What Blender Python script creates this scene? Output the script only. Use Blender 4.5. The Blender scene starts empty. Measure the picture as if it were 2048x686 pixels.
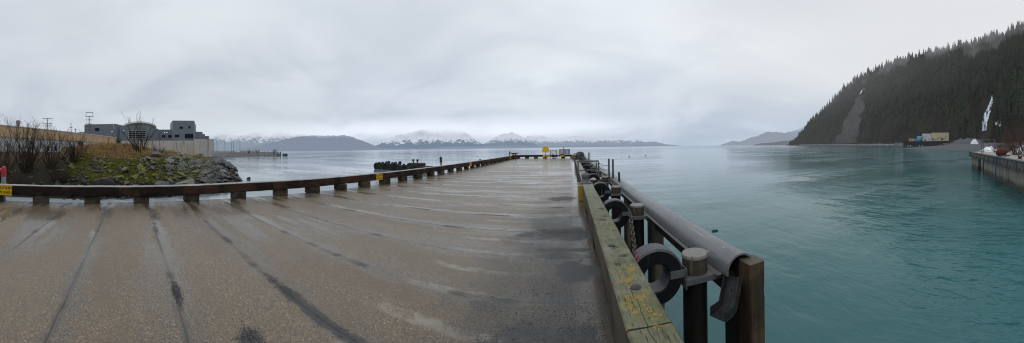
import bpy, bmesh, math, random
import numpy as np
from mathutils import Vector, Matrix, noise as mnoise
random.seed(7); rng = np.random.default_rng(7)
sc = bpy.context.scene
col = sc.collection
R = math.radians
PI = math.pi

# ---------------------------------------------------------------- frame of the place
# X to the right of the dock, Y along the dock, Z up; deck top z=0, eye at 1.6 m, sea at WZ
K = R(0.1025); F = 1 / K; EYE = 1.6; WZ = -2.9
def az(px): return (px - 1143) * K
def hy(px): return 296 - 7.8 * math.sin((px - 1024) * K)
def pt(px, d, z=0.0): return Vector((d * math.sin(az(px)), d * math.cos(az(px)), z))
def zz(px, py, d): return EYE + (hy(px) - py) / F * d
def gp(px, py, z=0.0): return pt(px, (EYE - z) * F / (py - hy(px)), z)
def lin(r, g, b):
    return tuple(((c / 255) / 12.92 if c / 255 <= .04045 else ((c / 255 + .055) / 1.055) ** 2.4) for c in (r, g, b)) + (1.0,)

# ---------------------------------------------------------------- materials
class NB:
    def __init__(s, name):
        s.m = bpy.data.materials.new(name); s.m.use_nodes = True
        s.t = s.m.node_tree; s.n = s.t.nodes; s.n.clear()
        s.out = s.n.new('ShaderNodeOutputMaterial')
    def new(s, ty, **kw):
        n = s.n.new(ty)
        for k, v in kw.items(): setattr(n, k, v)
        return n
    def put(s, sock, v):
        if isinstance(v, bpy.types.NodeSocket): s.t.links.new(v, sock)
        elif v is not None:
            if sock.type == 'RGBA' and not hasattr(v, '__len__'): v = (v, v, v, 1)
            if sock.type == 'RGBA' and len(v) == 3: v = tuple(v) + (1,)
            sock.default_value = v
    def pos(s): return s.new('ShaderNodeNewGeometry').outputs['Position']
    def nrm(s): return s.new('ShaderNodeNewGeometry').outputs['Normal']
    def ocoord(s): return s.new('ShaderNodeTexCoord').outputs['Object']
    def rnd(s): return s.new('ShaderNodeObjectInfo').outputs['Random']
    def xyz(s, v):
        n = s.new('ShaderNodeSeparateXYZ'); s.put(n.inputs[0], v); return n.outputs
    def mp(s, v, scale=(1, 1, 1), loc=(0, 0, 0), rot=(0, 0, 0)):
        n = s.new('ShaderNodeMapping'); s.put(n.inputs[0], v)
        n.inputs['Scale'].default_value = scale; n.inputs['Location'].default_value = loc; n.inputs['Rotation'].default_value = rot
        return n.outputs[0]
    def noise(s, v, scale, detail=3, rough=.5, dist=0):
        n = s.new('ShaderNodeTexNoise'); s.put(n.inputs['Vector'], v)
        n.inputs['Scale'].default_value = scale; n.inputs['Detail'].default_value = detail
        n.inputs['Roughness'].default_value = rough; n.inputs['Distortion'].default_value = dist
        return n.outputs['Fac']
    def vor(s, v, scale, feature='F1', out='Distance'):
        n = s.new('ShaderNodeTexVoronoi', feature=feature); s.put(n.inputs['Vector'], v); n.inputs['Scale'].default_value = scale
        return n.outputs[out]
    def ramp(s, f, stops, interp='LINEAR'):
        n = s.new('ShaderNodeValToRGB'); s.put(n.inputs[0], f); cr = n.color_ramp; cr.interpolation = interp
        while len(cr.elements) < len(stops): cr.elements.new(.5)
        for e, (p, c) in zip(cr.elements, stops):
            e.position = p; e.color = (c, c, c, 1) if not hasattr(c, '__len__') else (tuple(c) + (1,))[:4]
        return n.outputs[0]
    def math(s, op, a, b=0.0, c=0.0, clamp=False):
        n = s.new('ShaderNodeMath', operation=op, use_clamp=clamp)
        for i, v in enumerate((a, b, c)): s.put(n.inputs[i], v)
        return n.outputs[0]
    def ss(s, v, a, b, lo=0.0, hi=1.0):
        n = s.new('ShaderNodeMapRange', interpolation_type='SMOOTHSTEP'); s.put(n.inputs[0], v)
        for i, q in enumerate((a, b, lo, hi)): n.inputs[i + 1].default_value = q
        return n.outputs[0]
    def mix(s, f, a, b, blend='MIX'):
        n = s.new('ShaderNodeMix', data_type='RGBA', blend_type=blend)
        s.put(n.inputs[0], f); s.put(n.inputs[6], a); s.put(n.inputs[7], b); return n.outputs[2]
    def bump(s, h, strength=.3, dist=.02, normal=None):
        n = s.new('ShaderNodeBump'); s.put(n.inputs['Height'], h)
        s.put(n.inputs['Strength'], strength); n.inputs['Distance'].default_value = dist
        if normal is not None: s.put(n.inputs['Normal'], normal)
        return n.outputs[0]
    def pbsdf(s, c, rough=.7, normal=None, metal=0.0, spec=.5, ior=None):
        n = s.new('ShaderNodeBsdfPrincipled')
        s.put(n.inputs['Base Color'], c); s.put(n.inputs['Roughness'], rough); s.put(n.inputs['Metallic'], metal)
        s.put(n.inputs['Specular IOR Level'], spec)
        if ior: n.inputs['IOR'].default_value = ior
        if normal is not None: s.put(n.inputs['Normal'], normal)
        return n.outputs[0]
    def emis(s, c, st=1.0):
        n = s.new('ShaderNodeEmission'); s.put(n.inputs[0], c); s.put(n.inputs[1], st); return n.outputs[0]
    def mixs(s, f, a, b):
        n = s.new('ShaderNodeMixShader'); s.put(n.inputs[0], f); s.put(n.inputs[1], a); s.put(n.inputs[2], b); return n.outputs[0]
    def transp(s): return s.new('ShaderNodeBsdfTransparent').outputs[0]
    def done(s, sh): s.t.links.new(sh, s.out.inputs[0]); return s.m

def simple(name, c, rough=.7, metal=0.0, var=.35, scale=4.0, bump=.15, bscale=30, stain=None, spec=.28, haze=None):
    """painted, cast or rusted surface: base colour broken up by two noises, grime and a fine bump"""
    b = NB(name); p = b.ocoord()
    n1 = b.noise(p, scale, 5, .6); n2 = b.noise(p, scale * 7, 3, .6)
    lo = tuple(x * (1 - var) for x in c); hi = tuple(min(1, x * (1 + var * .7)) for x in c)
    cc = b.mix(b.math('MULTIPLY_ADD', n1, .65, b.math('MULTIPLY', n2, .35)), lo, hi)
    if stain: cc = b.mix(b.ss(b.noise(b.mp(p, (1, 1, .25)), scale * 1.7, 4, .65), .52, .72), cc, stain)
    r = b.math('MULTIPLY_ADD', n2, .3, rough - .15, clamp=True)
    sh = b.pbsdf(cc, r, b.bump(b.noise(p, bscale, 3), bump, .01), metal, spec)
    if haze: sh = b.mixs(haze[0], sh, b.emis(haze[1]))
    return b.done(sh)

def m_deck():
    b = NB('wet_concrete'); p = b.pos(); x, y, z = b.xyz(p)
    wob = b.math('MULTIPLY_ADD', b.noise(p, .9, 3), .10, -.05)
    yj = b.math('ADD', b.math('ADD', y, -.47), wob)
    fr = b.math('MODULO', b.math('ADD', b.math('DIVIDE', yj, 1.19), 100.0), 1.0)
    dj = b.math('MULTIPLY', b.math('MINIMUM', fr, b.math('SUBTRACT', 1.0, fr)), 1.19)     # metres from the nearest joint
    sd = b.math('MULTIPLY', fr, 1.19)                                                      # metres past it
    pid = b.math('FLOOR', b.math('ADD', b.math('DIVIDE', yj, 1.19), 100.0))
    pv = b.new('ShaderNodeTexWhiteNoise', noise_dimensions='1D'); b.put(pv.inputs['W'], pid); pv = pv.outputs[0]
    st = b.mp(p, (.35, 1.6, 1))
    big = b.noise(st, .55, 4, .55); med = b.noise(st, 2.2, 4, .6); fine = b.noise(p, 26, 3, .7); lump = b.noise(p, 3.2, 5, .65)
    def cell(sc_, ch):
        v = b.new('ShaderNodeSeparateColor'); b.put(v.inputs[0], b.vor(p, sc_, out='Color')); return v.outputs[ch]
    a1, a2, a3 = cell(125, 0), cell(88, 1), cell(210, 2)
    base = b.mix(big, (.092, .063, .034), (.152, .111, .064))
    base = b.mix(b.math('MULTIPLY', pv, .35), base, (.150, .128, .098))
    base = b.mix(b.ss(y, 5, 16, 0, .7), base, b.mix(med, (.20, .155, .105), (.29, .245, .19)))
    stones = b.ramp(b.math('MULTIPLY_ADD', a1, .6, b.math('MULTIPLY', a3, .4)), [(0, (.028, .023, .018)), (.38, (.085, .064, .043)), (.58, (.17, .13, .085)), (.76, (.27, .20, .12)), (.9, (.44, .34, .20))])
    ag = b.ss(b.math('MULTIPLY_ADD', lump, .45, b.math('MULTIPLY', big, .75)), .40, .72, .18, .95)
    base = b.mix(ag, base, stones)
    base = b.mix(b.math('MULTIPLY', b.ss(a2, .955, .985), b.math('MULTIPLY', ag, .75)), base, (.52, .42, .26))
    base = b.mix(b.math('MULTIPLY', b.ss(a2, .05, .02), b.math('MULTIPLY', ag, .8)), base, (.02, .018, .016))
    base = b.mix(b.math('MULTIPLY', b.ss(fine, .52, .75), .25), base, (.06, .055, .048))
    base = b.mix(b.math('MULTIPLY', b.ss(lump, .55, .72), .28), base, (.055, .05, .044))
    # bare paste strips (two a panel) towards both edges of the deck
    ph = b.math('ABSOLUTE', b.math('SUBTRACT', b.math('MODULO', b.math('ADD', b.math('DIVIDE', b.math('ADD', b.math('MULTIPLY_ADD', lump, .10, y), -.11), .62), 100.0), 1.0), .5))
    edgeR = b.math('MULTIPLY', b.ss(b.math('MULTIPLY_ADD', b.noise(p, 1.7, 2), 1.4, x), -1.35, -.95), b.ss(x, -.9, -.1, 1, .1))
    edgeL = b.ss(b.math('MULTIPLY_ADD', b.noise(p, 1.1, 2), 1.6, x), -7.2, -7.6)
    strip = b.math('MULTIPLY', b.ss(b.math('MULTIPLY_ADD', lump, .22, ph), .17, .27, 1, 0), b.math('ADD', b.math('MULTIPLY', edgeR, .85), b.math('MULTIPLY', edgeL, .65), clamp=True))
    strip = b.math('MULTIPLY', b.math('MULTIPLY', strip, b.ss(y, 10, 14, 1, .3)), b.ss(b.noise(p, 5.5, 4, .65), .38, .56, .15, 1))
    base = b.mix(b.math('MULTIPLY', strip, .85), base, (.30, .275, .22))
    # wet: beside every joint, in broad shallow pans and along the edges
    wband = b.math('MULTIPLY', b.ss(b.math('MULTIPLY_ADD', lump, -.42, sd), -.08, .08, 1, 0), b.ss(b.noise(b.mp(p, (.22, 1, 1)), 1.0, 3), .33, .52))
    wband2 = b.math('MULTIPLY', b.ss(b.math('SUBTRACT', 1.19, b.math('MULTIPLY_ADD', lump, .2, sd)), -.05, .12, 1, 0), b.ss(med, .42, .6))
    pan = b.ss(b.noise(b.mp(p, (.20, .95, 1), (3.1, 1.7, 0)), .8, 5, .62), .52, .61)
    edge = b.math('MAXIMUM', b.ss(b.math('MULTIPLY_ADD', med, .5, x), .12, .42), b.math('MULTIPLY', b.ss(b.math('MULTIPLY_ADD', med, 1.6, x), -6.3, -7.1), b.ss(med, .4, .6, .1, .55)))
    wet = b.math('MAXIMUM', b.math('MAXIMUM', wband, wband2), b.math('MAXIMUM', b.math('MULTIPLY', pan, .85), edge))
    base = b.mix(b.math('MULTIPLY', wet, .7), base, b.mix(.55, base, (.066, .064, .058)))
    damp = b.math('MULTIPLY', b.ss(b.math('MULTIPLY_ADD', lump, 1.3, b.math('MULTIPLY_ADD', med, 1.0, x)), -.55, .55), b.ss(y, 5.5, 9, 1, 0))
    base = b.mix(b.math('MULTIPLY', damp, .62), base, (.044, .043, .039))
    # dark grit that collects on the seaward side and in the joints
    grit_n = b.noise(p, 62, 2, .6); gm = b.noise(b.mp(p, (1, .8, 1), (1.2, .3, 0)), 1.15, 4, .6)
    right = b.math('MULTIPLY', b.math('MULTIPLY', b.ss(b.math('MULTIPLY_ADD', gm, 2.6, x), .05, .9), b.ss(x, -.12, .12, 1, .25)), b.math('MULTIPLY', b.ss(y, 5, 9, 1, .35), b.ss(y, 9.2, 11.5, 1, .1)))
    jg = b.math('MULTIPLY', b.ss(b.math('MULTIPLY_ADD', fine, -.07, dj), .0, .035, 1, 0), b.ss(b.noise(b.mp(p, (1, .2, 1)), 1.3, 3), .52, .64))
    grit = b.math('MAXIMUM', b.math('MULTIPLY', right, b.ss(b.math('MULTIPLY_ADD', gm, .38, grit_n), .66, .76)), b.math('MULTIPLY', jg, b.ss(grit_n, .36, .48)))
    for (cx, cy, rx, ry) in ((-.18, 5.2, .58, .46), (-.85, 5.0, .24, .09), (-.33, 8.7, .46, .40), (.0, 3.6, .36, .34), (-.25, 2.2, .55, .35), (-2.2, .97, .16, .12), (-2.2, 1.66, 1.15, .085), (-3.1, .49, .34, .045), (-6.6, -1.97, .35, .06), (-.4, 7.4, .3, .10), (-.2, 4.35, .42, .10)):
        ex = b.math('DIVIDE', b.math('SUBTRACT', x, cx), rx); ey = b.math('DIVIDE', b.math('SUBTRACT', y, cy), ry)
        rr = b.math('SQRT', b.math('ADD', b.math('MULTIPLY', ex, ex), b.math('MULTIPLY', ey, ey)))
        hp = b.ss(b.math('MULTIPLY_ADD', b.math('SUBTRACT', lump, .5), -2.2, b.math('MULTIPLY_ADD', b.math('SUBTRACT', grit_n, .5), -1.6, rr)), .75, 1.0, 1, 0)
        grit = b.math('MAXIMUM', grit, hp)
    base = b.mix(b.math('MULTIPLY', grit, .90), base, b.mix(b.math('MULTIPLY_ADD', a3, .7, b.math('MULTIPLY', fine, .3)), (.010, .011, .013), (.070, .073, .076)))
    # the joints themselves
    jvis = b.ss(b.noise(b.mp(p, (.5, 2, 1), (9, 4, 0)), .9, 3), .38, .6, .15, 1)
    jm = b.math('MULTIPLY', b.ss(dj, .004, .016, 1, 0), jvis)
    jw = b.math('MULTIPLY', b.math('MULTIPLY', b.ss(b.math('MULTIPLY_ADD', fine, -.05, dj), -.01, .045, 1, 0), .45), jvis)
    base = b.mix(jw, base, (.05, .048, .043))
    base = b.mix(b.math('MULTIPLY', jm, .85), base, (.022, .021, .02))
    # black runs where the water drains off under the left rail
    run = b.math('MULTIPLY', b.ss(b.math('MULTIPLY_ADD', med, -1.6, x), -8.1, -8.8), b.ss(b.noise(b.mp(p, (.3, 3, 1)), 1.2, 3), .45, .62))
    base = b.mix(b.math('MULTIPLY', run, .85), base, (.028, .026, .023))
    rough = b.math('MULTIPLY_ADD', fine, .16, .36)
    rough = b.math('SUBTRACT', rough, b.math('MULTIPLY', big, .14))
    rough = b.mix(b.math('MULTIPLY', wet, .95), rough, b.ss(x, -8.2, -6, .20, .055))
    rough = b.mix(grit, rough, .6)
    h = b.math('MULTIPLY_ADD', a1, b.math('SUBTRACT', 1.0, b.math('MULTIPLY', wet, .95)), b.math('MULTIPLY', grit, 1.2))
    h = b.math('SUBTRACT', h, b.math('MULTIPLY', jm, 2.0))
    nn = b.bump(h, .38, .006); nn = b.bump(b.math('MULTIPLY', med, 1.0), .08, .03, nn)
    return b.done(b.pbsdf(base, rough, nn, 0, .5))

def m_water():
    b = NB('sea_water'); p = b.pos(); x, y, z = b.xyz(p)
    d = b.math('SQRT', b.math('ADD', b.math('MULTIPLY', x, x), b.math('MULTIPLY', y, y)))
    # wind patches: a ruffled reach to the right between the piers, calm elsewhere
    reach = b.math('MULTIPLY', b.ss(b.math('SUBTRACT', x, b.math('MULTIPLY', y, .55)), 2, 30), b.ss(x, 4, 14))
    patch = b.ss(b.noise(b.mp(p, (.5, 1, 1), rot=(0, 0, R(-25))), .055, 4, .6), .42, .64)
    ruf = b.math('MULTIPLY', b.math('MULTIPLY_ADD', reach, .93, .07), b.math('MULTIPLY_ADD', patch, .95, .05))
    far = b.ss(d, 120, 900, 1, .12)
    q = b.mp(p, (1.9, .8, 1), rot=(0, 0, R(-12)))
    w1 = b.noise(q, .42, 4, .55, .4); w2 = b.noise(q, 1.9, 3, .55, .3); w3 = b.noise(b.mp(p, (.6, 1.6, 1), rot=(0, 0, R(35))), .12, 3, .5)
    w4 = b.noise(b.mp(q, (1, 1.3, 1)), 4.6, 3, .6, .2)
    h = b.math('ADD', b.math('MULTIPLY', w1, 2.6), b.math('MULTIPLY_ADD', w4, .24, b.math('MULTIPLY', w2, 1.0)))
    h = b.math('MULTIPLY', h, b.math('MULTIPLY', ruf, far))
    h2 = b.math('ADD', b.math('MULTIPLY', w3, .34), b.math('ADD', b.math('MULTIPLY', w1, .10), b.math('MULTIPLY', w2, .020)))
    h2 = b.math('MULTIPLY', h2, b.math('MULTIPLY', b.ss(d, 25, 260, 1, .025), b.ss(x, -25, 5, .35, 1)))
    nn = b.bump(b.math('ADD', h, h2), 1.0, .62)
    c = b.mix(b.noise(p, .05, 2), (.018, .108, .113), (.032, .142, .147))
    c = b.mix(b.math('MULTIPLY', reach, b.ss(d, 14, 34)), c, (.003, .088, .090))  # the hill's dark reflection, put into the reach's colour
    c = b.mix(b.ss(x, -24, 14), (.080, .112, .128), c)  # paler to the left: reflected sky put into the water colour
    c = b.mix(b.ss(d, 150, 2500), c, (.16, .205, .24))  # distance haze put into the water colour
    c = b.mix(b.math('MULTIPLY', b.ss(d, 10, 75), b.math('MULTIPLY_ADD', b.math('MULTIPLY', reach, b.ss(x, 10, 40)), -.92, 1.0)), c, (.19, .262, .295))  # sky sheen lightens the base colour, least in the reach
    sky_sheen = b.math('MULTIPLY', b.math('MULTIPLY', b.ss(x, -29, -24), b.ss(x, -9, -14)), b.ss(y, 16, 8))
    c = b.mix(b.math('MULTIPLY', sky_sheen, .9), c, (.42, .46, .49))  # bright sky reflection painted pale on the water below the bank
    rough = b.math('MULTIPLY_ADD', b.ss(d, 40, 900), .10, .035)
    return b.done(b.pbsdf(c, rough, nn, 0, .5, 1.333))

def wood(name, side, side2, top, long_axis='Y', lichen=False, rough=.75, black=.5, topwet=.5, checks=.6):
    b = NB(name); p = b.pos() if lichen else b.ocoord(); x, y, z = b.xyz(p)
    s = {'Y': (9, .55, 9), 'X': (.55, 9, 9), 'Z': (9, 9, .55)}[long_axis]
    g = b.noise(b.mp(p, s), 1.6, 5, .65, .6); g2 = b.noise(b.mp(p, tuple(v * 3 for v in s)), 3.0, 4, .7); blot = b.noise(p, 1.1, 4, .6)
    sid = b.mix(g, side, side2)
    sid = b.mix(b.math('MULTIPLY', b.ss(blot, .44, .56), black), sid, (.008, .007, .006))
    n = b.xyz(b.nrm()); up = b.ss(n[2], .45, .8)
    tp = b.mix(g, tuple(c * .62 for c in top), tuple(min(1, c * 1.3) for c in top))
    tp = b.mix(b.math('MULTIPLY', b.ss(blot, .5, .66), .35), tp, tuple(c * .4 for c in top))
    if lichen:
        tp = b.mix(b.math('MULTIPLY', b.ss(b.noise(p, 2.3, 4, .6), .42, .60), .55), tp, (.105, .120, .035))
        tp = b.mix(b.math('MULTIPLY', b.ss(b.noise(p, 5.5, 4, .65), .52, .64), b.ss(y, 1.0, 5.5, .7, .1)), tp, (.20, .19, .05))
        gy = b.math('MULTIPLY', b.math('MULTIPLY', b.ss(y, 1.35, 1.7), b.ss(y, 2.7, 3.0, 1, 0)), b.ss(x, .40, .46))
        tp = b.mix(b.math('MULTIPLY', b.ss(b.noise(p, 7.0, 5, .7), .46, .62), .45), tp, (.065, .062, .042))
        tp = b.mix(b.math('MULTIPLY', b.ss(b.noise(p, 13.0, 4, .7), .58, .70), .4), tp, (.26, .25, .19))
        # weathered knots and burnt prints
        rg = b.noise(p, 16, 3, .6)
        for (cx, cy, r0) in ((.455, 2.98, .050), (.50, 2.74, .048), (.41, 2.55, .04), (.44, 4.15, .085), (.50, 4.35, .05), (.50, 5.95, .09), (.42, 7.05, .08), (.55, 3.6, .03)):
            ex = b.math('SUBTRACT', x, cx); ey = b.math('SUBTRACT', y, cy)
            rr = b.math('SQRT', b.math('ADD', b.math('MULTIPLY', ex, ex), b.math('MULTIPLY', ey, ey)))
            kn = b.math('MULTIPLY', b.ss(b.math('MULTIPLY_ADD', b.math('SUBTRACT', rg, .5), -.10, rr), r0 * .6, r0, 1, 0), b.ss(g2, .25, .5, .45, .9))
            tp = b.mix(kn, tp, (.028, .028, .027))
        ck = b.math('ABSOLUTE', b.math('SUBTRACT', b.math('MULTIPLY_ADD', b.noise(b.mp(p, (0, 1, 0)), 1.5, 4, .6), .16, x), .52))
        tp = b.mix(b.math('MULTIPLY', b.ss(ck, .001, .005, 1, 0), b.ss(y, 1.0, 3.6, 1, .2)), tp, (.012, .010, .008))
        far = b.ss(y, 4, 11)
        tp = b.mix(far, tp, b.mix(g, (.17, .18, .15), (.30, .31, .27)))
    cc = b.mix(up, sid, tp)
    chk = b.ss(g2, .58, .68)
    cc = b.mix(b.math('MULTIPLY', chk, checks), cc, (.012, .010, .008))
    h = b.math('SUBTRACT', b.math('MULTIPLY_ADD', g, .7, b.math('MULTIPLY', g2, .3)), b.math('MULTIPLY', chk, .8))
    r = b.mix(up, rough, b.math('MULTIPLY_ADD', blot, .4, .62 - topwet * .45, clamp=True))
    return b.done(b.pbsdf(cc, r, b.bump(h, .65, .012), 0, .28))

def m_pipe():
    b = NB('scuffed_grey_pipe'); p = b.ocoord(); x, y, z = b.xyz(p)
    a = b.noise(p, 1.3, 5, .65); sc1 = b.noise(b.mp(p, (14, .5, 14)), 1.6, 5, .7); f = b.noise(p, 14, 4, .7); dr = b.noise(p, 5.5, 2, .5)
    c = b.mix(a, (.080, .084, .088), (.205, .212, .218))
    c = b.mix(b.math('MULTIPLY', b.ss(sc1, .55, .66), .55), c, (.07, .07, .07))
    c = b.mix(b.math('MULTIPLY', b.ss(sc1, .40, .33), .5), c, (.36, .37, .375))
    c = b.mix(b.math('MULTIPLY', b.ss(b.math('MULTIPLY_ADD', f, .10, z), .06, -.02), .75), c, (.045, .045, .036))
    c = b.mix(b.math('MULTIPLY', b.ss(b.math('MULTIPLY_ADD', f, .35, dr), .93, .97), .8), c, (.55, .55, .52))
    c = b.mix(b.math('MULTIPLY', b.ss(f, .58, .70), .5), c, (.075, .06, .045))
    r = b.math('MULTIPLY_ADD', f, .35, .16)
    return b.done(b.pbsdf(c, r, b.bump(b.math('ADD', b.math('MULTIPLY', a, 1.5), b.math('MULTIPLY', sc1, .5)), .35, .02), 0, .5))

def m_rock(name, moss, tone=(.105, .107, .108), dark=.0):
    b = NB(name); p = b.ocoord(); n = b.xyz(b.nrm()); rd = b.rnd()
    a = b.noise(p, 2.2, 6, .65); c = b.noise(p, 11, 5, .65); d = b.noise(b.mp(p, (1, 1, 3.5)), 1.5, 4)
    base = b.mix(a, tuple(t * .38 for t in tone), tuple(t * 1.65 for t in tone))
    base = b.mix(b.math('MULTIPLY', rd, .45), base, b.mix(d, (.06, .06, .058), (.20, .19, .17)))
    base = b.mix(b.math('MULTIPLY', b.ss(c, .52, .7), .5), base, tuple(t * .35 for t in tone))
    if moss:
        wz = b.xyz(b.pos())[2]
        mm = b.math('MULTIPLY', b.ss(b.math('MULTIPLY_ADD', b.noise(b.pos(), 1.3, 5, .65), 1.3, b.math('MULTIPLY', n[2], .55)), 1.12 - moss * .42, 1.32 - moss * .42), b.ss(wz, -2.2, -1.2))
        base = b.mix(mm, base, b.mix(c, (.060, .070, .008), (.185, .185, .018)))
    wet = b.ss(b.xyz(b.pos())[2], -2.45, -1.9, 1, 0)
    base = b.mix(wet, base, (.014, .013, .011))
    return b.done(b.pbsdf(base, b.mix(wet, b.math('MULTIPLY_ADD', c, .3, .5), .3), b.bump(b.math('ADD', a, b.math('MULTIPLY', c, .5)), .7, .08), 0, .25))

def m_bank():
    b = NB('bank_soil_and_moss'); p = b.pos(); x, y, z = b.xyz(p)
    a = b.noise(p, .22, 5, .6); c = b.noise(p, 1.4, 5, .65); f = b.noise(p, 7, 3, .7)
    straw = b.mix(f, (.15, .095, .040), (.44, .30, .14))
    moss = b.mix(c, (.045, .052, .008), (.20, .20, .022))
    dark = b.mix(f, (.014, .013, .010), (.05, .045, .03))
    hi = b.ss(b.math('MULTIPLY_ADD', a, 1.6, z), .95, 1.75)
    cc = b.mix(hi, b.mix(b.ss(c, .40, .58), dark, moss), straw)
    cc = b.mix(b.math('MULTIPLY', b.ss(c, .55, .7), b.ss(hi, .3, 1, 1, .35)), cc, dark)
    cc = b.mix(b.math('MULTIPLY', b.ss(b.math('MULTIPLY_ADD', a, 10, y), 3, -3), .82), cc, dark)
    cc = b.mix(b.math('MULTIPLY', b.ss(x, -33, -31), b.ss(z, .2, .6, .8, 0)), cc, dark)
    cc = b.mix(b.ss(z, -2.3, -1.2, 1, 0), cc, (.016, .015, .012))
    return b.done(b.pbsdf(cc, .95, b.bump(b.math('ADD', c, b.math('MULTIPLY', f, .6)), .9, .25), 0, .2))

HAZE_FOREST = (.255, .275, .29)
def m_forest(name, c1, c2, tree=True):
    """dark spruce; haze and cloud are mixed in as glow, more with distance and height"""
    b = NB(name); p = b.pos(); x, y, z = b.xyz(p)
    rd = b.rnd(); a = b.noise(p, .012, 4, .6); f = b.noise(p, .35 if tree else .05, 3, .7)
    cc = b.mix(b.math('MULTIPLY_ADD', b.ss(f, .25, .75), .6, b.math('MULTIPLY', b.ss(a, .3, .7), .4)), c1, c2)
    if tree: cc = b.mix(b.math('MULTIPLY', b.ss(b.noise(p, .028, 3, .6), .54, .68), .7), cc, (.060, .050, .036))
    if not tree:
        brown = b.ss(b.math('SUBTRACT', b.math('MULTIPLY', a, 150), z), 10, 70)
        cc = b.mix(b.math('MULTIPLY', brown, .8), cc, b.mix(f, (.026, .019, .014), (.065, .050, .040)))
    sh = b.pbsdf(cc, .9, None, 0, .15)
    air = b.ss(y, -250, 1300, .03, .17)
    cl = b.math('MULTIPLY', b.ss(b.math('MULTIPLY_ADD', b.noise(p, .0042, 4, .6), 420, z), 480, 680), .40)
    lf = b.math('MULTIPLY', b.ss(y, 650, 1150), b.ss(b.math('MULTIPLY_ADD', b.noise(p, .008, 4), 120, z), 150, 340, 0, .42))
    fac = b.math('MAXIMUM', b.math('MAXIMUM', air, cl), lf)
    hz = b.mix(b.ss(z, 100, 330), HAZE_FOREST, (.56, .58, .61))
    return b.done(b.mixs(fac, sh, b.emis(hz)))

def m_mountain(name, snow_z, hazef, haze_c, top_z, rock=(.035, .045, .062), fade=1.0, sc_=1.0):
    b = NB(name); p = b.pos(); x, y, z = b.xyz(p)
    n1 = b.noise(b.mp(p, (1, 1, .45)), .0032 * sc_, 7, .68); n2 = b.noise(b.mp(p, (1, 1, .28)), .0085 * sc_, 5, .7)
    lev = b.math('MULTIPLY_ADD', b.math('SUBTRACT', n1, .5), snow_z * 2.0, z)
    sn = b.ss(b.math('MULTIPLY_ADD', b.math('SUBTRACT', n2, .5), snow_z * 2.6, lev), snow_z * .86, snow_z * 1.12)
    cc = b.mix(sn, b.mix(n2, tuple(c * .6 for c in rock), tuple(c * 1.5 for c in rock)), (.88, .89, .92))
    sh = b.mixs(hazef, b.pbsdf(cc, .95, None, 0, .1), b.emis(b.mix(b.math('MULTIPLY', sn, .6), haze_c, (.66, .71, .80))))  # haze is a glow in the shader, brighter over snow
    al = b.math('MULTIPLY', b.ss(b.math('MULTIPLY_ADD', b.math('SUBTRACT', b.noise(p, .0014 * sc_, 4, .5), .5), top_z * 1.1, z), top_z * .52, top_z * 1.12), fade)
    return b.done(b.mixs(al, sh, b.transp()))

def m_scrub(name, c1, c2, haze=None):
    b = NB(name); p = b.ocoord(); n = b.noise(p, 1.5, 3); sh = b.pbsdf(b.mix(n, c1, c2), .85, None, 0, .2)
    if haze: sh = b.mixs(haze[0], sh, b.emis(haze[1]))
    return b.done(sh)

def m_grass():
    b = NB('dead_grass'); p = b.pos(); n = b.noise(p, .5, 4, .6); f = b.noise(p, 9, 2)
    c = b.mix(b.ss(f, .3, .7), (.13, .078, .03), (.62, .45, .22)); c = b.mix(b.math('MULTIPLY', b.ss(b.noise(p, 1.3, 4, .65), .5, .65), .6), c, (.10, .065, .03))
    c = b.mix(b.math('MULTIPLY', b.ss(n, .52, .68), .8), c, b.mix(f, (.10, .045, .022), (.24, .11, .05)))
    return b.done(b.pbsdf(c, .9, None, 0, .2))

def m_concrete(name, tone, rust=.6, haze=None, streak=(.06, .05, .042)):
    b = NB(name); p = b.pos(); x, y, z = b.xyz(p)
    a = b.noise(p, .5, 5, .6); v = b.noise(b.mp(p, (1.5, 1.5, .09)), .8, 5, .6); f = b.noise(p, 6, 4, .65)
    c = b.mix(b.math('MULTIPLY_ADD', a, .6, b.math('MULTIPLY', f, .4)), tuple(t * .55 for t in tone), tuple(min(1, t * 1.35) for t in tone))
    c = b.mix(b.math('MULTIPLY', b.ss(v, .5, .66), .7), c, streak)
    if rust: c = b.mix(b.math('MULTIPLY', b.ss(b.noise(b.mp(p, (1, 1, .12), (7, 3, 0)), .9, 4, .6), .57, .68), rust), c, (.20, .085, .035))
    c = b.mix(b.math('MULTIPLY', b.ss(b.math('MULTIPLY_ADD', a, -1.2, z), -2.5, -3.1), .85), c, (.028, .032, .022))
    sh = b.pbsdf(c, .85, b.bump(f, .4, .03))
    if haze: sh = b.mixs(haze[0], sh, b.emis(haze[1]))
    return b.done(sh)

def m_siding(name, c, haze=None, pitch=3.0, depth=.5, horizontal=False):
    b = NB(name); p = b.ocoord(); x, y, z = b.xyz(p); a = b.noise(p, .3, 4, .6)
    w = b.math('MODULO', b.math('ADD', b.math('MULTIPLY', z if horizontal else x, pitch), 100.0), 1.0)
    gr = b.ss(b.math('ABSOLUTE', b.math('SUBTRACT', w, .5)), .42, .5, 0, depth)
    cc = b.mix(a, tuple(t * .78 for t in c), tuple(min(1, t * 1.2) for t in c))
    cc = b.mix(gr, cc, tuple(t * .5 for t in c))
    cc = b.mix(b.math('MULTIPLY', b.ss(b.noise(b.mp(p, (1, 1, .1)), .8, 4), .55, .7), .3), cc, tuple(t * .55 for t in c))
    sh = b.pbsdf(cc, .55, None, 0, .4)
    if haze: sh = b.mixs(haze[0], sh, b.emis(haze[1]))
    return b.done(sh)

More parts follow.
